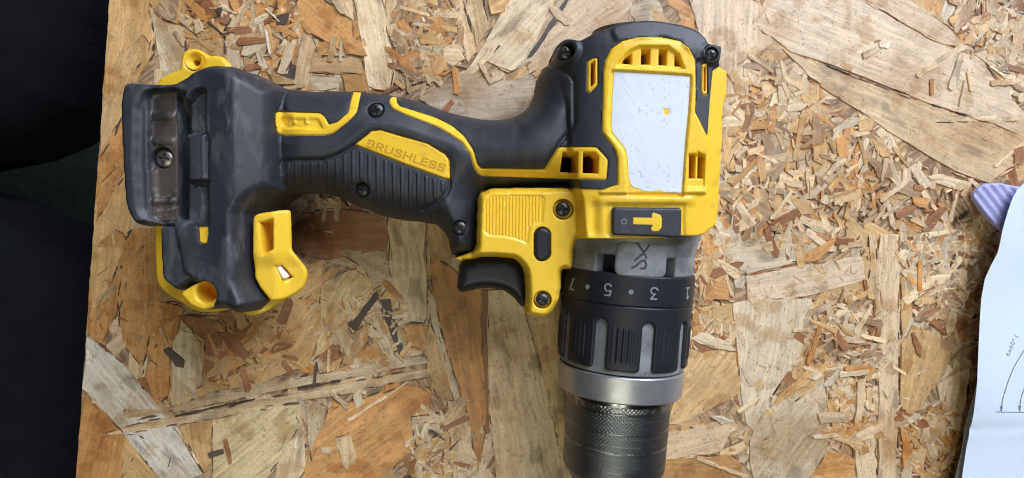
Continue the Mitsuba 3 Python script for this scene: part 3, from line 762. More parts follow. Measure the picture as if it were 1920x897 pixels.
def strand_mesh(poly2, z, cls, ang=None, bevel=0.00022, thick=0.0012, tilt=0.03, ragged=True):
    """One flat flake: top face, sloping bevel and wall; uv carries the tone class, a number and the grain direction."""
    p = np.asarray(poly2, float)
    c = p.mean(0)
    if ang is None:
        _, _, vt = np.linalg.svd(p - c); e = vt[0]
    else: e = np.array([math.cos(ang), math.sin(ang)])
    q = np.array([-e[1], e[0]])
    g = Polygon(p).buffer(0)
    if g.geom_type != 'Polygon': g = max(g.geoms, key=lambda x: x.area)
    top = g.buffer(-bevel, join_style=2)
    if top.is_empty or top.geom_type != 'Polygon': top, g = g, g.buffer(bevel, join_style=2)
    pt = np.array(top.exterior.coords)[:-1]
    n = len(pt)
    nrm = np.roll(pt, -1, 0) - np.roll(pt, 1, 0)
    out = np.column_stack([nrm[:, 1], -nrm[:, 0]]); out /= np.linalg.norm(out, axis=1, keepdims=True) + 1e-12
    if not top.exterior.is_ccw: out = -out
    gx, gy = brng.normal(0, tilt, 2) * min(1.0, 0.006 / (np.ptp(p @ e) + 1e-6))
    zz = z + gx * (pt[:, 0] - c[0]) + gy * (pt[:, 1] - c[1])
    lowp = pt + out * bevel * 1.3
    v = np.vstack([np.column_stack([pt, zz]), np.column_stack([lowp, np.full(n, z - thick)])])
    _, tri = trimesh.creation.triangulate_polygon(Polygon(pt), engine='earcut')
    tri = np.asarray(tri) % n
    a, b, d = pt[tri[:, 0]], pt[tri[:, 1]], pt[tri[:, 2]]
    ar = (b[:, 0] - a[:, 0]) * (d[:, 1] - a[:, 1]) - (b[:, 1] - a[:, 1]) * (d[:, 0] - a[:, 0])
    tri[ar < 0] = tri[ar < 0][:, ::-1]
    i = np.arange(n); j = (i + 1) % n
    f = np.vstack([tri, np.stack([i, i + n, j + n], 1), np.stack([i, j + n, j], 1)])
    ident = CLASSES.index(cls) * 40 + counter[0] % 40; counter[0] += 1
    uv = np.column_stack([ident + np.clip((v[:, :2] - c) @ e, -0.45, 0.45), (v[:, :2] - c) @ q])
    return v, f, uv


def rough_edge(pts, jit=0.0005, every=0.005):
    """Torn, slightly uneven outline of a flake."""
    p = np.asarray(shapely.segmentize(Polygon(pts).exterior, every).coords)[:-1]
    while len(p) > 24: every *= 1.25; p = np.asarray(shapely.segmentize(Polygon(pts).exterior, every).coords)[:-1]
    return p + brng.normal(0, jit, p.shape)


def strip_px(x0, y0, x1, y1, w, w1=None):
    """A stick traced by its two ends and its width, in photo pixels."""
    w1 = w if w1 is None else w1
    d = np.array([x1 - x0, y1 - y0], float); d /= np.linalg.norm(d); q = np.array([-d[1], d[0]])
    a, b = np.array([x0, y0]), np.array([x1, y1])
    return [a + q * w / 2, b + q * w1 / 2, b + d * w1 * 0.3, b - q * w1 / 2, a - q * w / 2, a - d * w * 0.25]


TRACED = [
    # class, traced outline (lower ones first); some K outlines paint dark cracks, not wood
    ('T', [(200, -10), (275, -10), (290, 90), (240, 150), (195, 190), (190, 60)]), ('T', [(195, 140), (270, 62), (292, 100), (245, 170), (215, 260), (186, 300)]), ('O', [(180, 300), (225, 230), (250, 180), (262, 230), (235, 330), (180, 420)]),
    ('T', [(178, 360), (235, 300), (250, 420), (215, 520), (170, 600)]), ('O', [(170, 470), (215, 430), (250, 448), (230, 570), (190, 650), (163, 620)]), ('O', [(238, 430), (292, 430), (300, 560), (268, 690), (230, 640), (222, 560)]), ('O', [(285, 560), (345, 575), (330, 640), (300, 690), (270, 660)]),
    ('P', [(280, 2), (302, 38), (346, 50), (352, 100), (350, 140), (302, 136)]), ('R', [(350, 0), (470, -5), (480, 40), (400, 46), (360, 30)]), ('O', [(405, 8), (520, 0), (506, 40), (470, 48), (415, 40)]), ('T', [(352, 70), (400, 40), (430, 90), (420, 140), (356, 140)]),
    ('B', [(424, 42), (454, 45), (455, 134), (422, 130)]), ('T', [(455, 60), (500, 45), (530, 40), (500, 110), (458, 130)]), ('B', [(520, 138), (541, 65), (552, 28), (566, 30), (560, 70), (540, 140)]), ('B', [(565, 62), (600, 74), (572, 166), (548, 170)]),
    ('T', [(574, 104), (680, 112), (682, 140), (574, 138)]), ('O', [(550, -8), (595, -8), (632, 20), (664, 44), (662, 74), (674, 108), (616, 82), (580, 62), (550, 34)]), ('P', [(662, -8), (720, -8), (725, 60), (746, 100), (732, 172), (690, 170), (677, 75)]), ('B', [(630, 20), (660, 0), (664, 40)]),
    ('O', [(504, 42), (520, 42), (562, 66), (556, 74), (515, 56)]), ('T', strip_px(627, 70, 620, 116, 12)), ('B', strip_px(641, 72, 639, 116, 8)), ('P', [(580, 142), (640, 142), (634, 172), (584, 172)]), ('O', [(640, 140), (680, 142), (690, 172), (650, 174)]), ('T', [(505, 138), (552, 150), (556, 160), (516, 160)]),
    ('N', [(783, 186), (868, 134), (908, 150), (967, 150), (1007, 132), (1003, 176), (985, 216), (914, 228), (840, 222)]), ('B', [(720, 0), (770, 0), (760, 60), (728, 70)]), ('B', [(842, -8), (866, -8), (895, 96), (876, 120), (858, 50)]), ('P', [(866, -8), (902, -8), (920, 54), (894, 90)]), ('T', [(915, 0), (958, -6), (946, 24), (920, 30)]),
    ('P', [(868, 142), (930, 46), (959, -8), (1044, -8), (994, 104), (962, 136), (911, 116), (890, 140)]), ('N', [(1072, -8), (1185, -8), (1178, 62), (1034, 122), (1000, 150), (990, 124), (1010, 90)]), ('G', [(1050, -8), (1076, -8), (1004, 112), (984, 122), (968, 134), (990, 100)]), ('K', [(1064, -8), (1073, -8), (1040, 48), (998, 110), (985, 112), (1014, 70)]), ('K', strip_px(937, 86, 920, 108, 4, 1)),
    ('N', [(1029, 13), (1040, 12), (1072, 36), (1070, 48), (1058, 51), (1034, 29)]), ('B', [(895, 118), (908, 120), (920, 150), (944, 135), (945, 148), (918, 164)]), ('O', strip_px(853, 130, 858, 175, 14)), ('R', strip_px(848, 190, 836, 208, 12)),
    ('O', [(750, 115), (780, 95), (802, 110), (800, 145), (762, 142)]), ('T', [(782, 64), (822, 66), (826, 86), (790, 84)]), ('B', [(828, 90), (862, 82), (872, 112), (850, 126), (832, 118)]), ('T', [(806, 112), (832, 104), (842, 132), (812, 146)]), ('P', [(752, 10), (806, 26), (804, 34), (748, 18)]), ('T', [(826, 46), (858, 54), (860, 66), (828, 58)]),
    # right of the drill
    ('N', [(1290, -8), (1420, -8), (1452, 80), (1408, 112), (1406, 168), (1350, 290), (1335, 160)]), ('T', [(1340, 150), (1406, 110), (1400, 250), (1350, 330), (1340, 310)]), ('N', [(1416, 44), (1455, -8), (1612, -8), (1740, 75), (1830, 108), (1925, 215), (1925, 258), (1700, 180), (1480, 97)]),
    ('B', [(1416, 50), (1480, 98), (1700, 182), (1925, 258), (1925, 300), (1850, 345), (1792, 325), (1752, 300), (1665, 245), (1540, 162)]), ('N', [(1600, -8), (1700, -8), (1790, 60), (1830, 100), (1740, 74)]), ('O', [(1775, 40), (1800, 8), (1822, 20), (1850, 60), (1840, 88), (1800, 84)]), ('B', [(1820, 100), (1880, 80), (1925, 100), (1925, 180)]),
    ('P', strip_px(1718, 143, 1804, 88, 13)), ('P', strip_px(1782, 168, 1800, 104, 15, 12)), ('B', strip_px(1812, 136, 1818, 172, 7)), ('B', strip_px(1796, 200, 1806, 152, 5)), ('P', strip_px(1722, 226, 1906, 223, 9, 11)), ('P', strip_px(1863, 312, 1925, 262, 9)), ('R', [(1896, 280), (1915, 272), (1918, 300), (1898, 308)]), ('N', strip_px(1855, 158, 1910, 152, 12)), ('R', strip_px(1890, 128, 1925, 136, 13)),
    ('N', [(1614, 100), (1640, 88), (1648, 96), (1630, 108), (1616, 113)]), ('W', [(1645, 82), (1668, 80), (1662, 94), (1646, 90)]), ('O', strip_px(1745, 150, 1744, 178, 9)), ('W', [(1797, 54), (1808, 47), (1812, 54), (1802, 60)]),
    ('B', [(1452, 110), (1530, 160), (1510, 200), (1460, 210)]), ('P', [(1472, 210), (1477, 187), (1515, 195), (1500, 211)]), ('T', strip_px(1524, 160, 1538, 300, 22, 30)), ('B', [(1440, 200), (1500, 212), (1470, 290), (1430, 300)]), ('T', strip_px(1507, 210, 1488, 300, 14, 10)), ('O', [(1560, 262), (1584, 254), (1590, 296), (1570, 298)]), ('B', strip_px(1402, 104, 1448, 136, 10, 6)), ('P', strip_px(1510, 135, 1538, 158, 9, 4)),
    ('O', [(1584, 300), (1620, 295), (1628, 358), (1592, 356)]), ('T', [(1603, 255), (1616, 270), (1626, 306), (1618, 310)]), ('T', [(1605, 222), (1640, 222), (1632, 246), (1608, 250)]), ('O', [(1378, 362), (1400, 358), (1450, 380), (1440, 410), (1404, 420), (1396, 392)]), ('O', [(1500, 400), (1522, 392), (1560, 440), (1546, 454), (1526, 446)]), ('T', [(1478, 372), (1515, 374), (1524, 400), (1500, 404)]), ('O', strip_px(1372, 348, 1416, 302, 9, 12)), ('T', [(1414, 300), (1432, 300), (1436, 334), (1424, 344)]),
    ('P', strip_px(1445, 412, 1484, 358, 8)), ('R', strip_px(1446, 420, 1474, 402, 8)), ('O', [(1492, 494), (1520, 468), (1570, 442), (1564, 456), (1534, 486)]), ('T', strip_px(1552, 372, 1608, 352, 7)), ('T', [(1548, 352), (1570, 330), (1576, 336), (1556, 366)]), ('P', strip_px(1550, 328, 1582, 298, 10, 7)), ('B', [(1560, 370), (1614, 358), (1600, 376), (1562, 386)]), ('P', strip_px(1650, 376, 1698, 340, 13, 9)), ('P', strip_px(1652, 410, 1702, 370, 7, 4)), ('T', strip_px(1674, 278, 1700, 312, 9, 7)), ('O', [(1706, 368), (1742, 372), (1734, 390), (1712, 386)]), ('R', strip_px(1712, 352, 1728, 354, 12)), ('P', [(1735, 330), (1768, 326), (1766, 336), (1742, 338)]), ('N', strip_px(1660, 300, 1650, 340, 12, 6)),
    # lower right
    ('G', [(1356, 440), (1492, 440), (1540, 478), (1400, 515), (1362, 500)]), ('G', [(1372, 566), (1430, 560), (1522, 560), (1542, 623), (1492, 673), (1437, 758), (1452, 802), (1430, 830), (1396, 790), (1378, 640)]), ('G', [(1430, 770), (1545, 700), (1560, 800), (1540, 873), (1512, 903), (1412, 903), (1400, 830)]), ('N', [(1395, 523), (1440, 508), (1625, 478), (1630, 523), (1500, 560), (1405, 571)]), ('T', [(1612, 470), (1640, 460), (1645, 560), (1625, 560)]),
    ('B', [(1648, 440), (1684, 436), (1683, 660), (1682, 903), (1645, 903), (1644, 700), (1642, 560)]), ('B', strip_px(1634, 440, 1646, 600, 15, 14)), ('T', [(1688, 520), (1712, 510), (1708, 600), (1688, 640)]), ('O', strip_px(1722, 490, 1722, 545, 9)), ('P', [(1768, 610), (1780, 575), (1790, 590), (1786, 620), (1772, 628)]), ('P', strip_px(1732, 524, 1776, 518, 12, 10)),
    ('T', [(1435, 768), (1500, 705), (1536, 672), (1566, 683), (1520, 730), (1446, 785)]), ('O', strip_px(1514, 682, 1534, 616, 11)), ('P', strip_px(1602, 625, 1632, 572, 12, 8)), ('W', [(1583, 662), (1598, 657), (1617, 663), (1600, 668)]), ('W', [(1510, 708), (1530, 697), (1543, 701), (1528, 712)]), ('P', strip_px(1612, 628, 1656, 640, 8)), ('T', strip_px(1518, 600, 1566, 622, 8, 9)), ('P', strip_px(1486, 619, 1520, 620, 8)), ('T', [(1556, 598), (1588, 616), (1600, 632), (1580, 624)]), ('O', strip_px(1582, 692, 1628, 688, 9)), ('P', strip_px(1572, 702, 1626, 696, 10)),
    ('T', [(1570, 710), (1600, 716), (1592, 790), (1576, 800)]), ('B', [(1604, 716), (1622, 706), (1616, 780), (1600, 800)]), ('P', strip_px(1628, 728, 1626, 766, 11)), ('T', [(1686, 648), (1711, 606), (1741, 623), (1783, 648), (1771, 698), (1721, 770), (1686, 768)]), ('R', [(1706, 624), (1712, 621), (1726, 650), (1724, 671), (1714, 660)]), ('N', [(1530, 774), (1582, 772), (1586, 790), (1536, 794)]), ('W', [(1520, 816), (1550, 812), (1580, 815), (1560, 820), (1524, 822)]),
    ('O', [(1512, 903), (1550, 846), (1602, 862), (1600, 903)]), ('B', [(1596, 800), (1640, 810), (1642, 903), (1606, 903)]), ('T', [(1600, 790), (1640, 780), (1660, 822), (1620, 826)]), ('T', strip_px(1702, 770, 1760, 892, 16)), ('O', [(1740, 800), (1800, 810), (1786, 860), (1760, 850)]), ('N', [(1752, 720), (1815, 690), (1810, 800), (1770, 790)]), ('O', [(1686, 800), (1710, 840), (1690, 880)]), ('B', [(1686, 770), (1700, 780), (1716, 860), (1690, 903)]),
    ('T', [(1286, 650), (1380, 660), (1388, 738), (1290, 790), (1250, 800), (1270, 700)]), ('O', [(1240, 860), (1300, 858), (1380, 850), (1400, 903), (1230, 903)]), ('N', [(1240, 810), (1300, 800), (1365, 786), (1376, 794), (1352, 848), (1240, 866)]), ('P', [(1290, 636), (1315, 622), (1350, 634), (1380, 659), (1330, 652)]), ('O', [(1312, 522), (1366, 524), (1364, 564), (1318, 562)]), ('T', [(1312, 445), (1362, 440), (1362, 520), (1308, 560)]), ('T', [(1296, 570), (1370, 572), (1372, 620), (1300, 640)]), ('B', strip_px(1306, 858, 1400, 894, 7)), ('W', [(1330, 780), (1352, 780), (1378, 790), (1350, 794)]),
    # lower left
    ('O', [(155, 735), (200, 778), (235, 818), (255, 850), (228, 903), (140, 903)]), ('T', [(235, 800), (330, 860), (300, 903), (225, 903)]), ('W', [(164, 632), (180, 640), (210, 661), (250, 703), (296, 764), (342, 818), (384, 888), (350, 903), (305, 903), (235, 813), (210, 783), (176, 743), (157, 728)]), ('R', [(330, 590), (420, 596), (430, 660), (410, 690), (385, 700), (384, 640)]), ('T', [(384, 640), (440, 650), (440, 706), (390, 714)]), ('P', [(325, 638), (345, 614), (356, 612), (375, 638), (383, 718), (360, 740), (328, 748), (322, 690)]), ('R', [(410, 622), (440, 624), (466, 660), (462, 676), (430, 654)]), ('T', [(425, 700), (510, 668), (560, 690), (470, 730), (430, 734)]),
    ('O', [(300, 640), (322, 660), (322, 740), (296, 758), (268, 700)]), ('V', [(475, 764), (565, 756), (560, 800), (500, 903), (400, 903), (396, 790)]), ('P', [(508, 903), (552, 768), (566, 800), (578, 870), (566, 903)]), ('B', [(572, 756), (620, 752), (600, 830), (584, 870)]), ('T', [(340, 800), (400, 780), (400, 860), (384, 890), (346, 820)]), ('O', [(560, 903), (600, 800), (622, 764), (762, 722), (812, 726), (790, 830), (706, 903)]), ('V', [(604, 530), (660, 505), (684, 500), (702, 540), (650, 613), (586, 680), (596, 620)]), ('T', [(480, 600), (600, 540), (604, 620), (580, 690), (470, 720)]), ('T', [(560, 500), (610, 480), (606, 540), (500, 610), (480, 596)]), ('R', [(540, 398), (640, 392), (724, 402), (727, 466), (600, 490), (548, 470)]), ('B', [(560, 372), (640, 372), (640, 392), (560, 400)]), ('B', [(630, 470), (726, 470), (732, 520), (700, 540), (680, 500)]),
    ('P', [(722, 398), (800, 398), (798, 480), (803, 612), (780, 604), (757, 608), (740, 530)]), ('O', [(756, 606), (802, 610), (796, 656), (766, 656)]), ('T', [(800, 400), (850, 430), (858, 480), (806, 500)]), ('T', [(806, 600), (830, 660), (850, 750), (812, 740), (800, 680)]), ('O', [(808, 480), (906, 540), (908, 670), (912, 806), (896, 884), (871, 748), (844, 677), (812, 560)]), ('R', strip_px(908, 544, 913, 812, 12)), ('P', [(910, 544), (974, 544), (1003, 655), (1025, 721), (1043, 810), (1072, 903), (934, 903), (917, 770)]), ('V', [(980, 560), (1060, 560), (1075, 760), (1090, 903), (1064, 903), (1040, 800), (1006, 655)]), ('P', [(800, 536), (812, 550), (830, 620), (866, 748), (852, 754), (836, 700), (818, 640)]),
    ('B', [(840, 750), (872, 752), (896, 880), (890, 903), (850, 903)]), ('T', [(780, 840), (846, 800), (850, 903), (770, 903)]), ('P', [(620, 630), (640, 610), (664, 640), (654, 672), (640, 650)]), ('T', [(650, 640), (690, 600), (690, 640), (660, 684), (640, 690)]), ('P', [(676, 600), (700, 590), (740, 660), (756, 670), (730, 676)]), ('K', [(704, 560), (730, 560), (758, 660), (748, 664)]), ('K', [(655, 610), (704, 548), (712, 560), (668, 616)]), ('P', [(684, 570), (705, 552), (722, 580), (716, 620), (690, 600)]), ('B', [(232, 770), (320, 760), (400, 735), (600, 700), (800, 664), (806, 680), (600, 718), (400, 757), (240, 790)]), ('B', [(188, 818), (250, 795), (400, 769), (600, 726), (804, 690), (808, 704), (600, 746), (400, 785), (230, 812)]), ('K', strip_px(330, 780, 480, 748, 4, 2)), ('K', strip_px(560, 728, 640, 714, 3, 2)),
    ('K', [(307, 655), (318, 649), (348, 674), (346, 690), (330, 686)]), ('B', strip_px(303, 614, 318, 648, 6, 5)), ('P', strip_px(340, 712, 372, 746, 10, 8)), ('P', strip_px(654, 788, 764, 716, 7, 5)), ('B', [(630, 820), (660, 813), (671, 868), (645, 884)]), ('P', [(602, 838), (620, 838), (622, 850), (606, 850)]), ('P', [(662, 740), (674, 728), (684, 756), (668, 768)]), ('B', strip_px(620, 732, 655, 766, 8, 7)), ('R', strip_px(424, 824, 434, 868, 9, 7)), ('K', [(390, 848), (420, 840), (422, 850), (396, 858)]),
    ('P', strip_px(330, 60, 346, 88, 9, 5)), ('P', [(362, 40), (376, 36), (384, 60), (370, 66)]), ('P', strip_px(500, 18, 526, 42, 5, 4)), ('W', strip_px(500, 58, 507, 104, 5, 4)), ('P', strip_px(416, 14, 446, 28, 7, 5)), ('K', strip_px(392, 42, 424, 70, 5, 3)), ('O', [(430, 0), (448, 0), (450, 30), (440, 26)]), ('R', strip_px(450, 80, 500, 76, 16, 12)), ('K', [(520, 30), (545, 24), (540, 48), (520, 50)]), ('O', [(640, 70), (676, 74), (690, 106), (650, 104)]), ('K', [(404, 20), (420, 14), (416, 34)]), ('B', [(620, 2), (640, 0), (652, 30), (640, 28)]),
]


zlay = 0.00025
strand_polys = []
# medium flakes first (they fill what the traced ones leave open), then the traced ones above them
vis = [at(-10, -10, 0), at(1930, 910, 0)]
left_edge = LineString([BE0 - be * 0.1, BE1 + be * 0.1])
n_auto = 300 - len(TRACED)
auto = []
while len(auto) < n_auto:
    px, py = brng.uniform(150, 1915), brng.uniform(-5, 900)
    if 560 < px < 1040 and 230 < py < 350 or 1100 < px < 1290 and 60 < py < 900 or 260 < px < 480 and 170 < py < 560: continue
    c = at(px, py, 0)[:2]
    small = px > 1340 or (740 < px < 860 and py < 170)
    L = brng.uniform(0.007, 0.018) if small else brng.uniform(0.012, 0.034)
    W = brng.uniform(0.0025, 0.006) if small else brng.uniform(0.005, 0.011)
    a = brng.uniform(0, math.pi)
    e = np.array([math.cos(a), math.sin(a)]); q = np.array([-e[1], e[0]])
    k = brng.uniform(0.7, 1.0, 4)
    pts = [c - e * L / 2 * k[0] - q * W / 2, c + e * L / 2 * k[1] - q * W / 2 * k[2], c + e * L / 2, c + e * L / 2 * k[3] + q * W / 2, c - e * L / 2 + q * W / 2 * k[2], c - e * L / 2 * k[1]]
    auto.append((px, pts, a))
STR = 'strand'
halves = board_poly.buffer(-0.0001)
for px, pts, a in auto:
    g = Polygon(rough_edge(pts, 0.0003)).buffer(0).intersection(halves)
    if g.is_empty or g.geom_type != 'Polygon': continue
    cl = brng.choice(list('TTOOBPRVNK')) if px < 620 else brng.choice(list('TTOBPVGNR')) if px < 1100 else brng.choice(list('NMBTTPGMOR'))
    v, f, uv = strand_mesh(np.array(g.exterior.coords)[:-1], zlay, cl, a)
    zlay += 0.0000022
    obj(STR, trimesh.Trimesh(v, f, process=False), 'strand_wood', BOARD, False, uv=uv)
zlay += 0.0001
zcrumb = None
def px_area(t): return Polygon(t[1]).buffer(0).area
for cl, pts in [t for t in TRACED if px_area(t) > 1500] + [t for t in TRACED if px_area(t) <= 1500]:
    p = np.asarray(pts, float)
    if zcrumb is None and px_area((cl, pts)) <= 1500:
        zcrumb = zlay; zlay += 0.0003
    w = at(p[:, 0], p[:, 1], 0)[:, :2]
    size = math.sqrt(Polygon(w).buffer(0).area)
    g = Polygon(rough_edge(w, min(0.0005, 0.03 * size), max(0.003, size / 3))).buffer(0).intersection(halves)
    if g.is_empty: continue
    if g.geom_type != 'Polygon': g = max(g.geoms, key=lambda x: x.area)
    v, f, uv = strand_mesh(np.array(g.exterior.coords)[:-1], zlay, cl, tilt=0.012)
    zlay += 0.0000035
    obj(STR, trimesh.Trimesh(v, f, process=False), 'strand_wood', BOARD, False, uv=uv)

# small chips, splinters and dark gap slivers pressed between the flakes, more than one could count
DENSE = [([(1340, 170), (1420, 110), (1480, 130), (1600, 225), (1700, 290), (1780, 340), (1850, 350), (1860, 450), (1830, 620), (1790, 640), (1740, 600), (1700, 520), (1690, 440), (1640, 400), (1600, 470), (1500, 480), (1400, 440), (1340, 430)], 'PBBNTTMMMGBNORKMP', 800, 1.25),
         ([(1780, -10), (1930, -10), (1930, 190), (1840, 110), (1800, 60)], 'PPBNGMMTRK', 260, 1.15), ([(1540, 560), (1650, 540), (1650, 720), (1560, 720), (1500, 640)], 'PBNTGOMMR', 230, 1.0),
         ([(1690, 440), (1860, 430), (1830, 640), (1800, 640), (1760, 600), (1700, 560)], 'PPBBNTMMGORKM', 420, 1.1), ([(1690, 780), (1810, 760), (1800, 900), (1690, 900)], 'BBNTOTR', 160, 1.1), ([(1560, 720), (1640, 720), (1640, 840), (1540, 830)], 'PBNTO', 120, 1.0),
         ([(735, -10), (850, -10), (872, 120), (800, 180), (730, 170), (745, 90)], 'PPBTTORMMG', 230, 1.2), ([(350, -10), (560, -10), (560, 60), (520, 150), (440, 150), (350, 130)], 'PBTTOOORK', 230, 1.0), ([(1290, 430), (1370, 430), (1370, 640), (1290, 660)], 'NTBOPR', 200, 0.9),
         ([(400, 580), (540, 580), (560, 690), (420, 730), (380, 690)], 'RTTORTO', 170, 0.9), ([(580, 560), (760, 540), (770, 680), (560, 720)], 'PBTKOB', 150, 0.9), ([(770, 780), (880, 750), (900, 900), (770, 900)], 'PPBTKR', 130, 1.0), ([(540, 350), (640, 350), (640, 400), (540, 410)], 'PBBGKT', 90, 0.9),
         ([(150, 0), (1910, 0), (1910, 897), (150, 897)], 'PBTNGTT', 260, 0.45), ([(165, 440), (320, 440), (320, 660), (165, 660)], 'OTTOR', 40, 0.8), ([(1300, 560), (1560, 480), (1830, 640), (1700, 897), (1380, 897)], 'PBNNTGB', 240, 0.6)]
vs, fs, us, off_ = [], [], [], 0
bx0, by0, bx1, by1 = board_poly.bounds
for k in range(1500):
    c = np.array([brng.uniform(bx0, bx1), brng.uniform(by0, by1)])
    L, W, a = brng.uniform(0.010, 0.036), brng.uniform(0.004, 0.012), brng.uniform(0, math.pi)
    e = np.array([math.cos(a), math.sin(a)]); q = np.array([-e[1], e[0]]); j = brng.uniform(0.7, 1.0, 5)
    pts = np.array([c - e * L / 2 * j[0] - q * W / 2, c + e * L / 2 * j[1] - q * W / 2 * j[4], c + e * L / 2, c + e * L / 2 * j[2] + q * W / 2, c - e * L / 2 * j[3] + q * W / 2 * j[4], c - e * L / 2])
    if not halves.contains(Polygon(pts).buffer(0.0008)): continue
    v, f, uv = strand_mesh(pts, 0.00012 + 0.00000008 * k, str(brng.choice(list('TTOBPRNG'))), a, tilt=0.002)
    vs.append(v); fs.append(f + off_); us.append(uv); off_ += len(v)
for cl, pts in TRACED:  # mostly dark slivers along flake edges, painting the shade of open cracks
    if px_area((cl, pts)) < 1500: continue
    p = np.asarray(pts, float)
    line = Polygon(at(p[:, 0], p[:, 1], 0)[:, :2]).exterior
    left = p[:, 0].mean() < 900
    for k in range(int(line.length / (0.009 if left else 0.016))):
        s0 = brng.uniform(0, line.length); ln = brng.uniform(0.002, 0.010)
        a_, b_ = np.array(line.interpolate(s0).coords[0]), np.array(line.interpolate((s0 + ln) % line.length).coords[0])
        dv = b_ - a_; L = np.linalg.norm(dv)
        if L < 0.0015: continue
        e = dv / L; q = np.array([-e[1], e[0]])
        w0, w1 = brng.uniform(0.00012, 0.00045, 2); c = (a_ + b_) / 2 + q * brng.normal(0, 0.0003)
        pts2 = np.array([c - e * L / 2, c - e * L * 0.2 - q * w0, c + e * L * 0.25 - q * w1, c + e * L / 2, c + e * L * 0.2 + q * w0, c - e * L * 0.3 + q * w1])
        if not halves.contains(Polygon(pts2).buffer(0.0006)): continue
        v, f, uv = strand_mesh(pts2, zcrumb + 0.00002, 'K' if brng.random() < (0.55 if left else 0.22) else 'R' if brng.random() < 0.5 else cl, math.atan2(e[1], e[0]), bevel=0.00006, thick=0.0012, tilt=0.01)
        vs.append(v); fs.append(f + off_); us.append(uv); off_ += len(v)
for pl, cls, cnt, scale in DENSE:
    g = Polygon(pl); shapely.prepare(g); x0, y0, x1, y1 = g.bounds
    k = 0
    while k < cnt:
        px, py = brng.uniform(x0, x1), brng.uniform(y0, y1)
        if not shapely.contains_xy(g, px, py): continue
        if scale > 0.8 and meshkit.fbm(np.array([px / 55, py / 55, 2.0]), 2) < brng.uniform(0.22, 0.5): continue
        k += 1
        if 560 < px < 1040 and 230 < py < 340 or 1120 < px < 1280 and 60 < py < 880 or 270 < px < 470 and 170 < py < 540: continue
        c = at(px, py, 0)[:2]
        L = scale * math.exp(brng.normal(math.log(0.0050), 0.58)); W = L * brng.uniform(0.13, 0.42)
        L, W = min(L, 0.018), max(min(W, 0.0052), 0.0004)
        tone = str(brng.choice(list(cls)))
        if tone == 'K': W = max(0.4 * W, 0.0004)  # thin near-black slivers paint the dark crevices among the chips
        a = brng.uniform(0, math.pi); e = np.array([math.cos(a), math.sin(a)]); q = np.array([-e[1], e[0]])
        j = brng.uniform(0.55, 1.0, 6)
        pts = np.array([c - e * L / 2 * j[0] - q * W / 2, c + e * L / 2 * j[1] - q * W / 2 * j[4], c + e * L / 2, c + e * L / 2 * j[2] + q * W / 2 * j[5], c - e * L / 2 * j[3] + q * W / 2, c - e * L / 2])
        if not halves.contains(Polygon(pts).buffer(0.001)): continue
        lift_ = zcrumb + 0.00003 + abs(brng.normal(0, 0.00005))
        v, f, uv = strand_mesh(pts, lift_, tone, a, bevel=min(0.00022, W * 0.24), thick=0.0012, tilt=0.03)
        vs.append(v); fs.append(f + off_); us.append(uv); off_ += len(v)
obj('crumbs_and_gaps', trimesh.Trimesh(np.vstack(vs), np.vstack(fs), process=False), 'strand_wood', BOARD, False, kind='stuff', label='small chips and splinters between the larger flakes, with dark slivers painted in for the gaps', uv=np.vstack(us))

# ------------------------------------------------------------------ paper sheet with a printed drawing, and the ridged purple corner under it
mat('paper_white', {'type': 'principled', 'base_color': rgb(0.58, 0.665, 0.775), 'roughness': 0.55, 'specular': 0.3})
mat('print_ink', {'type': 'diffuse', 'reflectance': rgb(0.16, 0.17, 0.22)})
mat('purple_card', {'type': 'principled', 'base_color': rgb(0.33, 0.335, 0.60), 'roughness': 0.5, 'specular': 0.4})
PAPER = [(1930, 338), (1920, 344), (1908, 356), (1899, 371), (1891, 392), (1884, 414), (1879, 432), (1876, 450), (1871, 474), (1858, 500), (1848, 524), (1842, 560), (1838, 613), (1834, 665), (1831, 713), (1826, 770), (1821, 808), (1815, 850), (1806, 905), (1800, 960), (2140, 960), (2140, 338)]
ZP = 0.0150
pp = flat(PAPER, ZP)
fold_y = at(1850, 806, ZP)[1]
edge_line = LineString(at(*np.array([q for q in PAPER[:20]]).T, np.full(20, ZP))[:, :2])
def paper_z(xy):
    d = shapely.distance(shapely.points(xy), edge_line)
    z = ZP - 0.0050 * sst(0.0, 0.045, d) + 0.0004 * np.sin(xy[:, 1] * 95 + 1.0) * np.exp(-d / 0.02)
    z = z + 0.0010 * (meshkit.fbm(np.column_stack([xy * 28, np.zeros(len(xy))]), 3) - 0.5) - 0.0011 * np.exp(-np.abs(xy[:, 1] - fold_y) / 0.0022)
    return z - 0.0012 * sst(fold_y + .002, fold_y - 0.01, xy[:, 1])
def sheet(name, poly, bsdf, zf, thick, parent=None, step=0.0025, **kw):
    p, d, tri = mesh2d(poly, [0, 0.0008], step, 0.0012)
    z = zf(p)
    return obj(name, solid(p, z, z - thick, tri), bsdf, parent, 30, **kw)
paper = sheet('paper_sheet', pp, 'paper_white', paper_z, 0.00015, label='white paper sheet with a printed technical drawing, curling at the right', cat='paper')
under_p = flat([(1834, 720), (1822, 760), (1812, 800), (1804, 850), (1790, 905), (1780, 960), (2100, 960), (2100, 720)], 0.009)
sheet('paper_sheet', under_p, 'paper_white', lambda p: 0.0085 + 0 * p[:, 0], 0.00015, label='lower paper sheet of which only a narrow strip shows at the lower right', cat='paper')
def printed(lines, w, zf=paper_z):
    w3 = []
    for l in lines:
        l = np.asarray(l, float)
        w3.append(LineString(at(l[:, 0], l[:, 1], np.full(len(l), ZP - .001))[:, :2]).buffer(w))
    g = unary_union(w3)
    p, d, tri = mesh2d(g, [0], 0.001, 0.001)
    return obj('print', solid(p, zf(p) + 0.00012, zf(p) + 0.00002, tri), 'print_ink', paper, False)
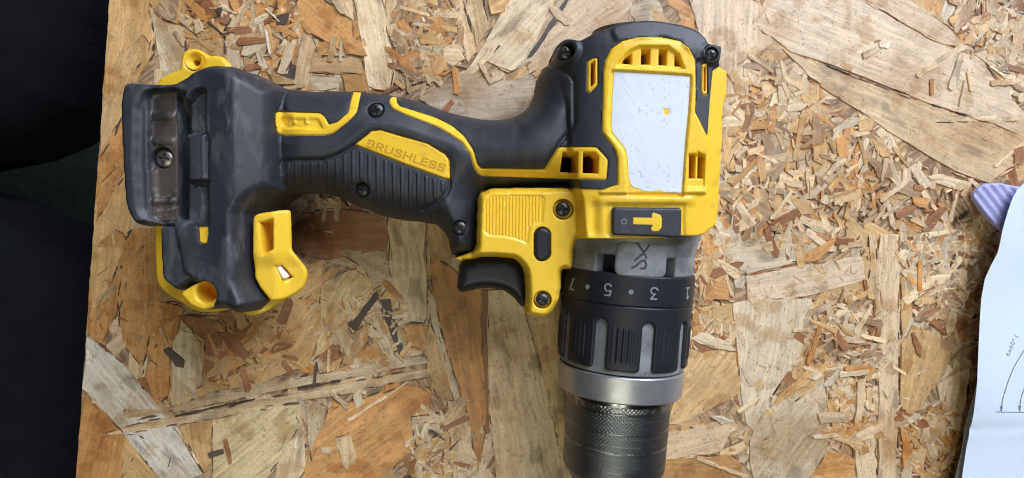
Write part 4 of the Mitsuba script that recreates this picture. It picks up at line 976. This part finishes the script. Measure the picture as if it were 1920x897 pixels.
arc1 = chaikin([(1876, 770), (1878, 750), (1884, 732), (1891, 712), (1902, 690), (1914, 672), (1930, 652)], 2, False)
arc2 = chaikin([(1916, 773), (1917, 760), (1920, 745), (1926, 730), (1934, 715)], 2, False)
printed([arc1, arc2, [(1866, 772), (1940, 777)], [(1874, 762), (1876, 771), (1879, 762)], [(1914, 764), (1916, 773), (1919, 764)]], 0.00020)
m = meshkit.text_mesh('6x60° (', 0.0021, 0.0001)
o0, o1 = at(1895, 671, ZP), at(1915, 634, ZP)
e = (o1 - o0)[:2] / np.linalg.norm((o1 - o0)[:2]); q = np.array([-e[1], e[0]])
xy = o0[:2] + m.vertices[:, :1] * e + m.vertices[:, 1:2] * q
obj('print', trimesh.Trimesh(np.column_stack([xy, paper_z(xy) + 0.00006 + m.vertices[:, 2]]), m.faces, process=False), 'print_ink', paper, False)
# purple ridged corner
PUR = [(1827, 372), (1830, 362), (1839, 352), (1854, 344), (1880, 343), (1900, 347), (1940, 352), (1960, 420), (1905, 450), (1881, 432), (1864, 418), (1846, 398)]
Z_PUR = 0.0110
pg = flat(PUR, Z_PUR, 1)
r0, r1 = at(1830, 372, Z_PUR), at(1876, 430, Z_PUR)
rd = (r1 - r0)[:2] / np.linalg.norm((r1 - r0)[:2]); rq = np.array([-rd[1], rd[0]])
def pur_z(p):
    u = (p - r0[:2]) @ rq
    return Z_PUR - 0.0008 + 0.00034 * np.cos(u / 0.0034 * 2 * np.pi) - 0.0030 * sst(0.010, 0.030, u)
p, d, tri = mesh2d(pg, [0, 0.0002, 0.0006, 0.001], 0.0006, 0.0006)
z = pur_z(p) - roll(d, 0.001)
obj('purple_wrapper', solid(p, z, z - 0.0014, tri), 'purple_card', None, 40, 'ridged purple wrapper corner sticking out from under the white paper', 'wrapper')

# ------------------------------------------------------------------ dark cloth and floor beyond the board's left edge
mat('navy_cloth', {'type': 'principled', 'base_color': mikit.proc(lambda p, n, uv: mikit.mix([0.0045, 0.005, 0.007], [0.009, 0.010, 0.014], fbm(p.x * 120, p.y * 120, p.z * 120, 4)) * (0.8 + 0.4 * noise(p.x * 2400, p.y * 2400, p.z * 2400))), 'roughness': 0.9, 'specular': 0.1, 'sheen': 0.25})
mat('dark_floor', {'type': 'principled', 'base_color': mikit.proc(lambda p, n, uv: mikit.mix([0.010, 0.018, 0.013], [0.020, 0.030, 0.022], fbm(p.x * 160, p.y * 160, 1, 3))), 'roughness': 0.8, 'specular': 0.2})
def drape(name, pts, z, hgt, r, label, seed):
    g = flat(pts, z, 2)
    p, d, tri = mesh2d(g, [0, 0.001, 0.003], 0.004, 0.004)
    dd = shapely.distance(shapely.points(p), g.exterior)
    q = np.column_stack([p, np.full(len(p), seed)])
    w = meshkit.fbm(np.column_stack([p[:, 0] * 14 + 4 * p[:, 1], p[:, 1] * 30 - 6 * p[:, 0], np.full(len(p), seed)]), 4) - 0.5
    t = np.clip(dd / r, 0, 1)
    zz = z + hgt * np.sqrt(np.clip(1 - (1 - t) ** 2, 0, 1)) + 0.016 * w * t
    return obj(name, solid(p, zz, np.full(len(p), z - 0.05), tri), 'navy_cloth', None, 60, label, 'cloth')
drape('dark_cloth', [(-700, -300), (-700, 260), (-200, 330), (0, 292), (80, 258), (150, 205), (188, 120), (205, 0), (225, -300)], -0.10, 0.06, 0.10, 'rounded dark navy cloth bulge beside the upper left edge of the board', 3.0)
drape('dark_cloth', [(-700, 300), (-200, 330), (-20, 384), (60, 420), (130, 455), (190, 500), (230, 620), (230, 1200), (-700, 1200)], -0.09, 0.05, 0.08, 'dark navy cloth in soft folds beside the lower left edge of the board', 8.0)
fl = trimesh.creation.box([3.0, 3.0, 0.02]); fl.apply_translation([0, 0, -0.46])
obj('floor', fl, 'dark_floor', None, False, kind='structure')
